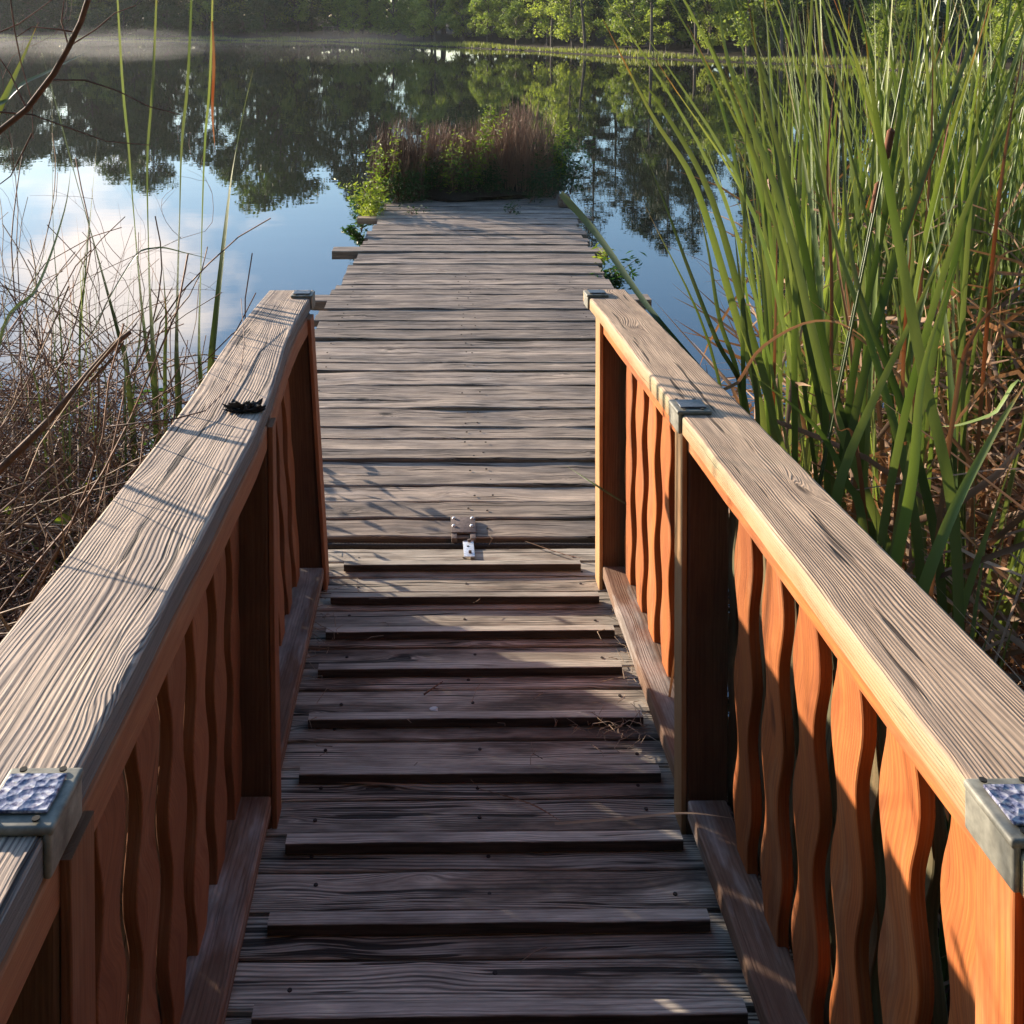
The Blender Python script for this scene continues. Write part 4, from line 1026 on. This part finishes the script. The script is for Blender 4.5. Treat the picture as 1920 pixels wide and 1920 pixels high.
def debris(name, cx, cy, n, spread, label):
    t = Tubes()
    for _ in range(n):
        a = gpt(cx + R6.gauss(0, spread[0]), cy + R6.gauss(0, spread[1]), .006 + .02 * R6.random()); th = R6.uniform(0, 6.28); L = R6.uniform(.015, .07)
        d = Vector((math.cos(th), math.sin(th), R6.uniform(0, .3))); m = a + d * L * .5 + Vector((R6.gauss(0, .008), R6.gauss(0, .008), .004)); t.add([a, m, a + d * L], .0009, .0006, 3)
    tag(t.build(name, M['twig_pale']), label, 'debris', kind='stuff')
debris('twig_litter', 1195, 1215, 70, (25, 50), 'bits of twig beside the far right toe board')
debris('twig_litter', 1160, 1365, 45, (45, 18), 'bits of twig on the boards near the right middle post')
debris('twig_litter', 590, 1170, 50, (20, 60), 'bits of dry grass beside the far left toe board')
debris('twig_litter', 850, 1300, 26, (220, 160), 'scattered crumbs of twig on the gangway boards')
t = Tubes(); t.add([gpt(795, 1302, .006), gpt(812, 1290, .012), gpt(830, 1278, .008)], .0025, .0012, 5); t.add([gpt(812, 1290, .012), gpt(822, 1292, .01)], .0015, .001, 4)
tag(t.build('small_twig', M['branch']), 'small dark forked twig on the gangway boards left of centre', 'twig')
solid_o = None
bm = bmesh.new(); bmesh.ops.create_icosphere(bm, subdivisions=2, radius=.006)
for v in bm.verts: v.co *= 1 + .5 * mnoise.noise(v.co * 300); v.co.z *= .4
me = bpy.data.meshes.new('bird_dropping'); bm.to_mesh(me); bm.free(); me.materials.append(plain('chalky_white', (.75, .75, .72), .8)); me.uv_layers.new(name='grain')
o = bpy.data.objects.new('bird_dropping', me); COL.objects.link(o); o.location = gpt(814, 1329, .004); o.scale = (1.8, 1.2, 1); tag(o, 'small white dropping on a gangway board left of centre', 'dropping')
# thin vine lying over the left handrail
t = Tubes()
def cpt(px_, py_, h): 
    dr = at(px_, py_, 1) - CAM; k = (C_G - h) / -dr.dot(zG); return CAM + dr * k
t.add([at(200, 800, 2.0), cpt(330, 785, .83), cpt(385, 770, .825), cpt(420, 735, .822), cpt(452, 690, .822), cpt(458, 640, .83), at(452, 560, 2.7)], .0015, .001, 5)
tag(t.build('thin_vine', M['twig']), 'thin dark vine curling over the left handrail near the broken light', 'vine')

# ================================================================== MIST AND HAZE
def vol(name, dens, col=(1, .97, .93), aniso=.3):
    m = bpy.data.materials.new(name); m.use_nodes = True; t_ = m.node_tree; t_.nodes.clear()
    o_ = t_.nodes.new('ShaderNodeOutputMaterial'); v_ = t_.nodes.new('ShaderNodeVolumePrincipled'); v_.inputs['Density'].default_value = dens
    v_.inputs['Color'].default_value = (*col, 1); v_.inputs['Anisotropy'].default_value = aniso; t_.links.new(v_.outputs[0], o_.inputs['Volume']); return m
R8 = random.Random(9); MISTS = [(R8.uniform(-46, -4), 0, R8.uniform(5, 11), R8.uniform(2.0, 4.5), R8.uniform(.35, 1.3), R8.uniform(.02, .055)) for _ in range(16)]
MISTS = [(a, R8.uniform(58, 84) if a < -14 else R8.uniform(60, 74), c, d, e, f) for (a, b, c, d, e, f) in MISTS]
for k, (x, y, rx, ry, rz_, dn) in enumerate(MISTS):
    bm = bmesh.new(); bmesh.ops.create_icosphere(bm, subdivisions=4, radius=1)
    for v in bm.verts:
        nz = mnoise.noise(v.co * 2 + Vector((k * 5, 0, 0))); v.co = Vector((v.co.x * rx, v.co.y * ry, (v.co.z if v.co.z > 0 else v.co.z * .02) * rz_)) * (1 + .3 * nz)
        v.co.z = max(v.co.z, 0.0)
    me = bpy.data.meshes.new('mist'); bm.to_mesh(me); bm.free(); me.materials.append(vol('mist_air', dn * .19))
    o = bpy.data.objects.new('mist', me); COL.objects.link(o); o.location = (x, y, .01 + .002 * k)
    tag(o, 'pale low morning mist lying on the far left water', 'mist', 'mist patches over the far water', kind='stuff')
HAZE = .0003
if HAZE:
    bm = bmesh.new(); bmesh.ops.create_cube(bm, size=1, matrix=Matrix.Translation((-80, 30, 9)) @ Matrix.Diagonal((420, 300, 22, 1)))
    me = bpy.data.meshes.new('haze'); bm.to_mesh(me); bm.free(); me.materials.append(vol('haze_air', HAZE, (.95, .97, 1)))
    # the box must hold its ground too: clip it to the terrain block around the pond
    o = bpy.data.objects.new('haze', me); COL.objects.link(o); tag(o, 'thin morning haze over the pond', 'haze', kind='stuff')

# ================================================================== LIGHT
sv = (xG * -1 + yG * .83 + zG * .365).normalized()
EL = math.asin(sv.z); AZ = math.atan2(sv.x, sv.y)
sl = bpy.data.lights.new('sun', 'SUN'); sl.energy = 4.7; sl.angle = R(.6); sl.color = (1, .86, .68)
so = bpy.data.objects.new('sun', sl); COL.objects.link(so); so.rotation_euler = sv.to_track_quat('Z', 'Y').to_euler()
W = bpy.data.worlds.new('World'); SC.world = W; W.use_nodes = True; T = W.node_tree; T.nodes.clear()
out = T.nodes.new('ShaderNodeOutputWorld'); bg = T.nodes.new('ShaderNodeBackground'); sky = T.nodes.new('ShaderNodeTexSky')
sky.sky_type = 'NISHITA'; sky.sun_disc = False; sky.sun_elevation = EL; sky.sun_rotation = AZ; sky.air_density = 1.0; sky.dust_density = .7; sky.ozone_density = 3.2
tc = T.nodes.new('ShaderNodeTexCoord'); nz = T.nodes.new('ShaderNodeTexNoise'); mp = T.nodes.new('ShaderNodeMapping')
mp.inputs['Scale'].default_value = (1, 1, 2.2); T.links.new(tc.outputs['Generated'], mp.inputs[0]); T.links.new(mp.outputs[0], nz.inputs['Vector']); nz.inputs['Scale'].default_value = 5.5; nz.inputs['Detail'].default_value = 7; nz.inputs['Roughness'].default_value = .55
# one bank of cloud low in the sky to the front left
cdir = Vector((-.33, .92, .27)).normalized()
dp = T.nodes.new('ShaderNodeVectorMath'); dp.operation = 'DISTANCE'; T.links.new(tc.outputs['Generated'], dp.inputs[0]); dp.inputs[1].default_value = cdir
mr = T.nodes.new('ShaderNodeMapRange'); T.links.new(dp.outputs['Value'], mr.inputs[0]); mr.inputs[1].default_value = .05; mr.inputs[2].default_value = .20; mr.inputs[3].default_value = .24; mr.inputs[4].default_value = -.16
ad = T.nodes.new('ShaderNodeMath'); ad.operation = 'ADD'; T.links.new(nz.outputs['Fac'], ad.inputs[0]); T.links.new(mr.outputs[0], ad.inputs[1])
m2 = T.nodes.new('ShaderNodeMapRange'); T.links.new(ad.outputs[0], m2.inputs[0]); m2.inputs[1].default_value = .55; m2.inputs[2].default_value = .78
mx = T.nodes.new('ShaderNodeMix'); mx.data_type = 'RGBA'; T.links.new(m2.outputs[0], mx.inputs[0]); T.links.new(sky.outputs[0], mx.inputs[6]); mx.inputs[7].default_value = (9.5, 8.6, 8.1, 1)
T.links.new(mx.outputs[2], bg.inputs['Color']); bg.inputs['Strength'].default_value = .125
T.links.new(bg.outputs[0], out.inputs[0])
SC.view_settings.view_transform = 'Standard'; SC.view_settings.look = 'None'; SC.view_settings.exposure = 1.25; SC.view_settings.gamma = 1
SC.render.engine = 'CYCLES'
cy = SC.cycles; cy.use_denoising = True; cy.max_bounces = 8; cy.diffuse_bounces = 4; cy.glossy_bounces = 3; cy.transmission_bounces = 4; cy.volume_bounces = 1; cy.transparent_max_bounces = 8
cy.sample_clamp_indirect = 8; cy.caustics_reflective = False; cy.caustics_refractive = False
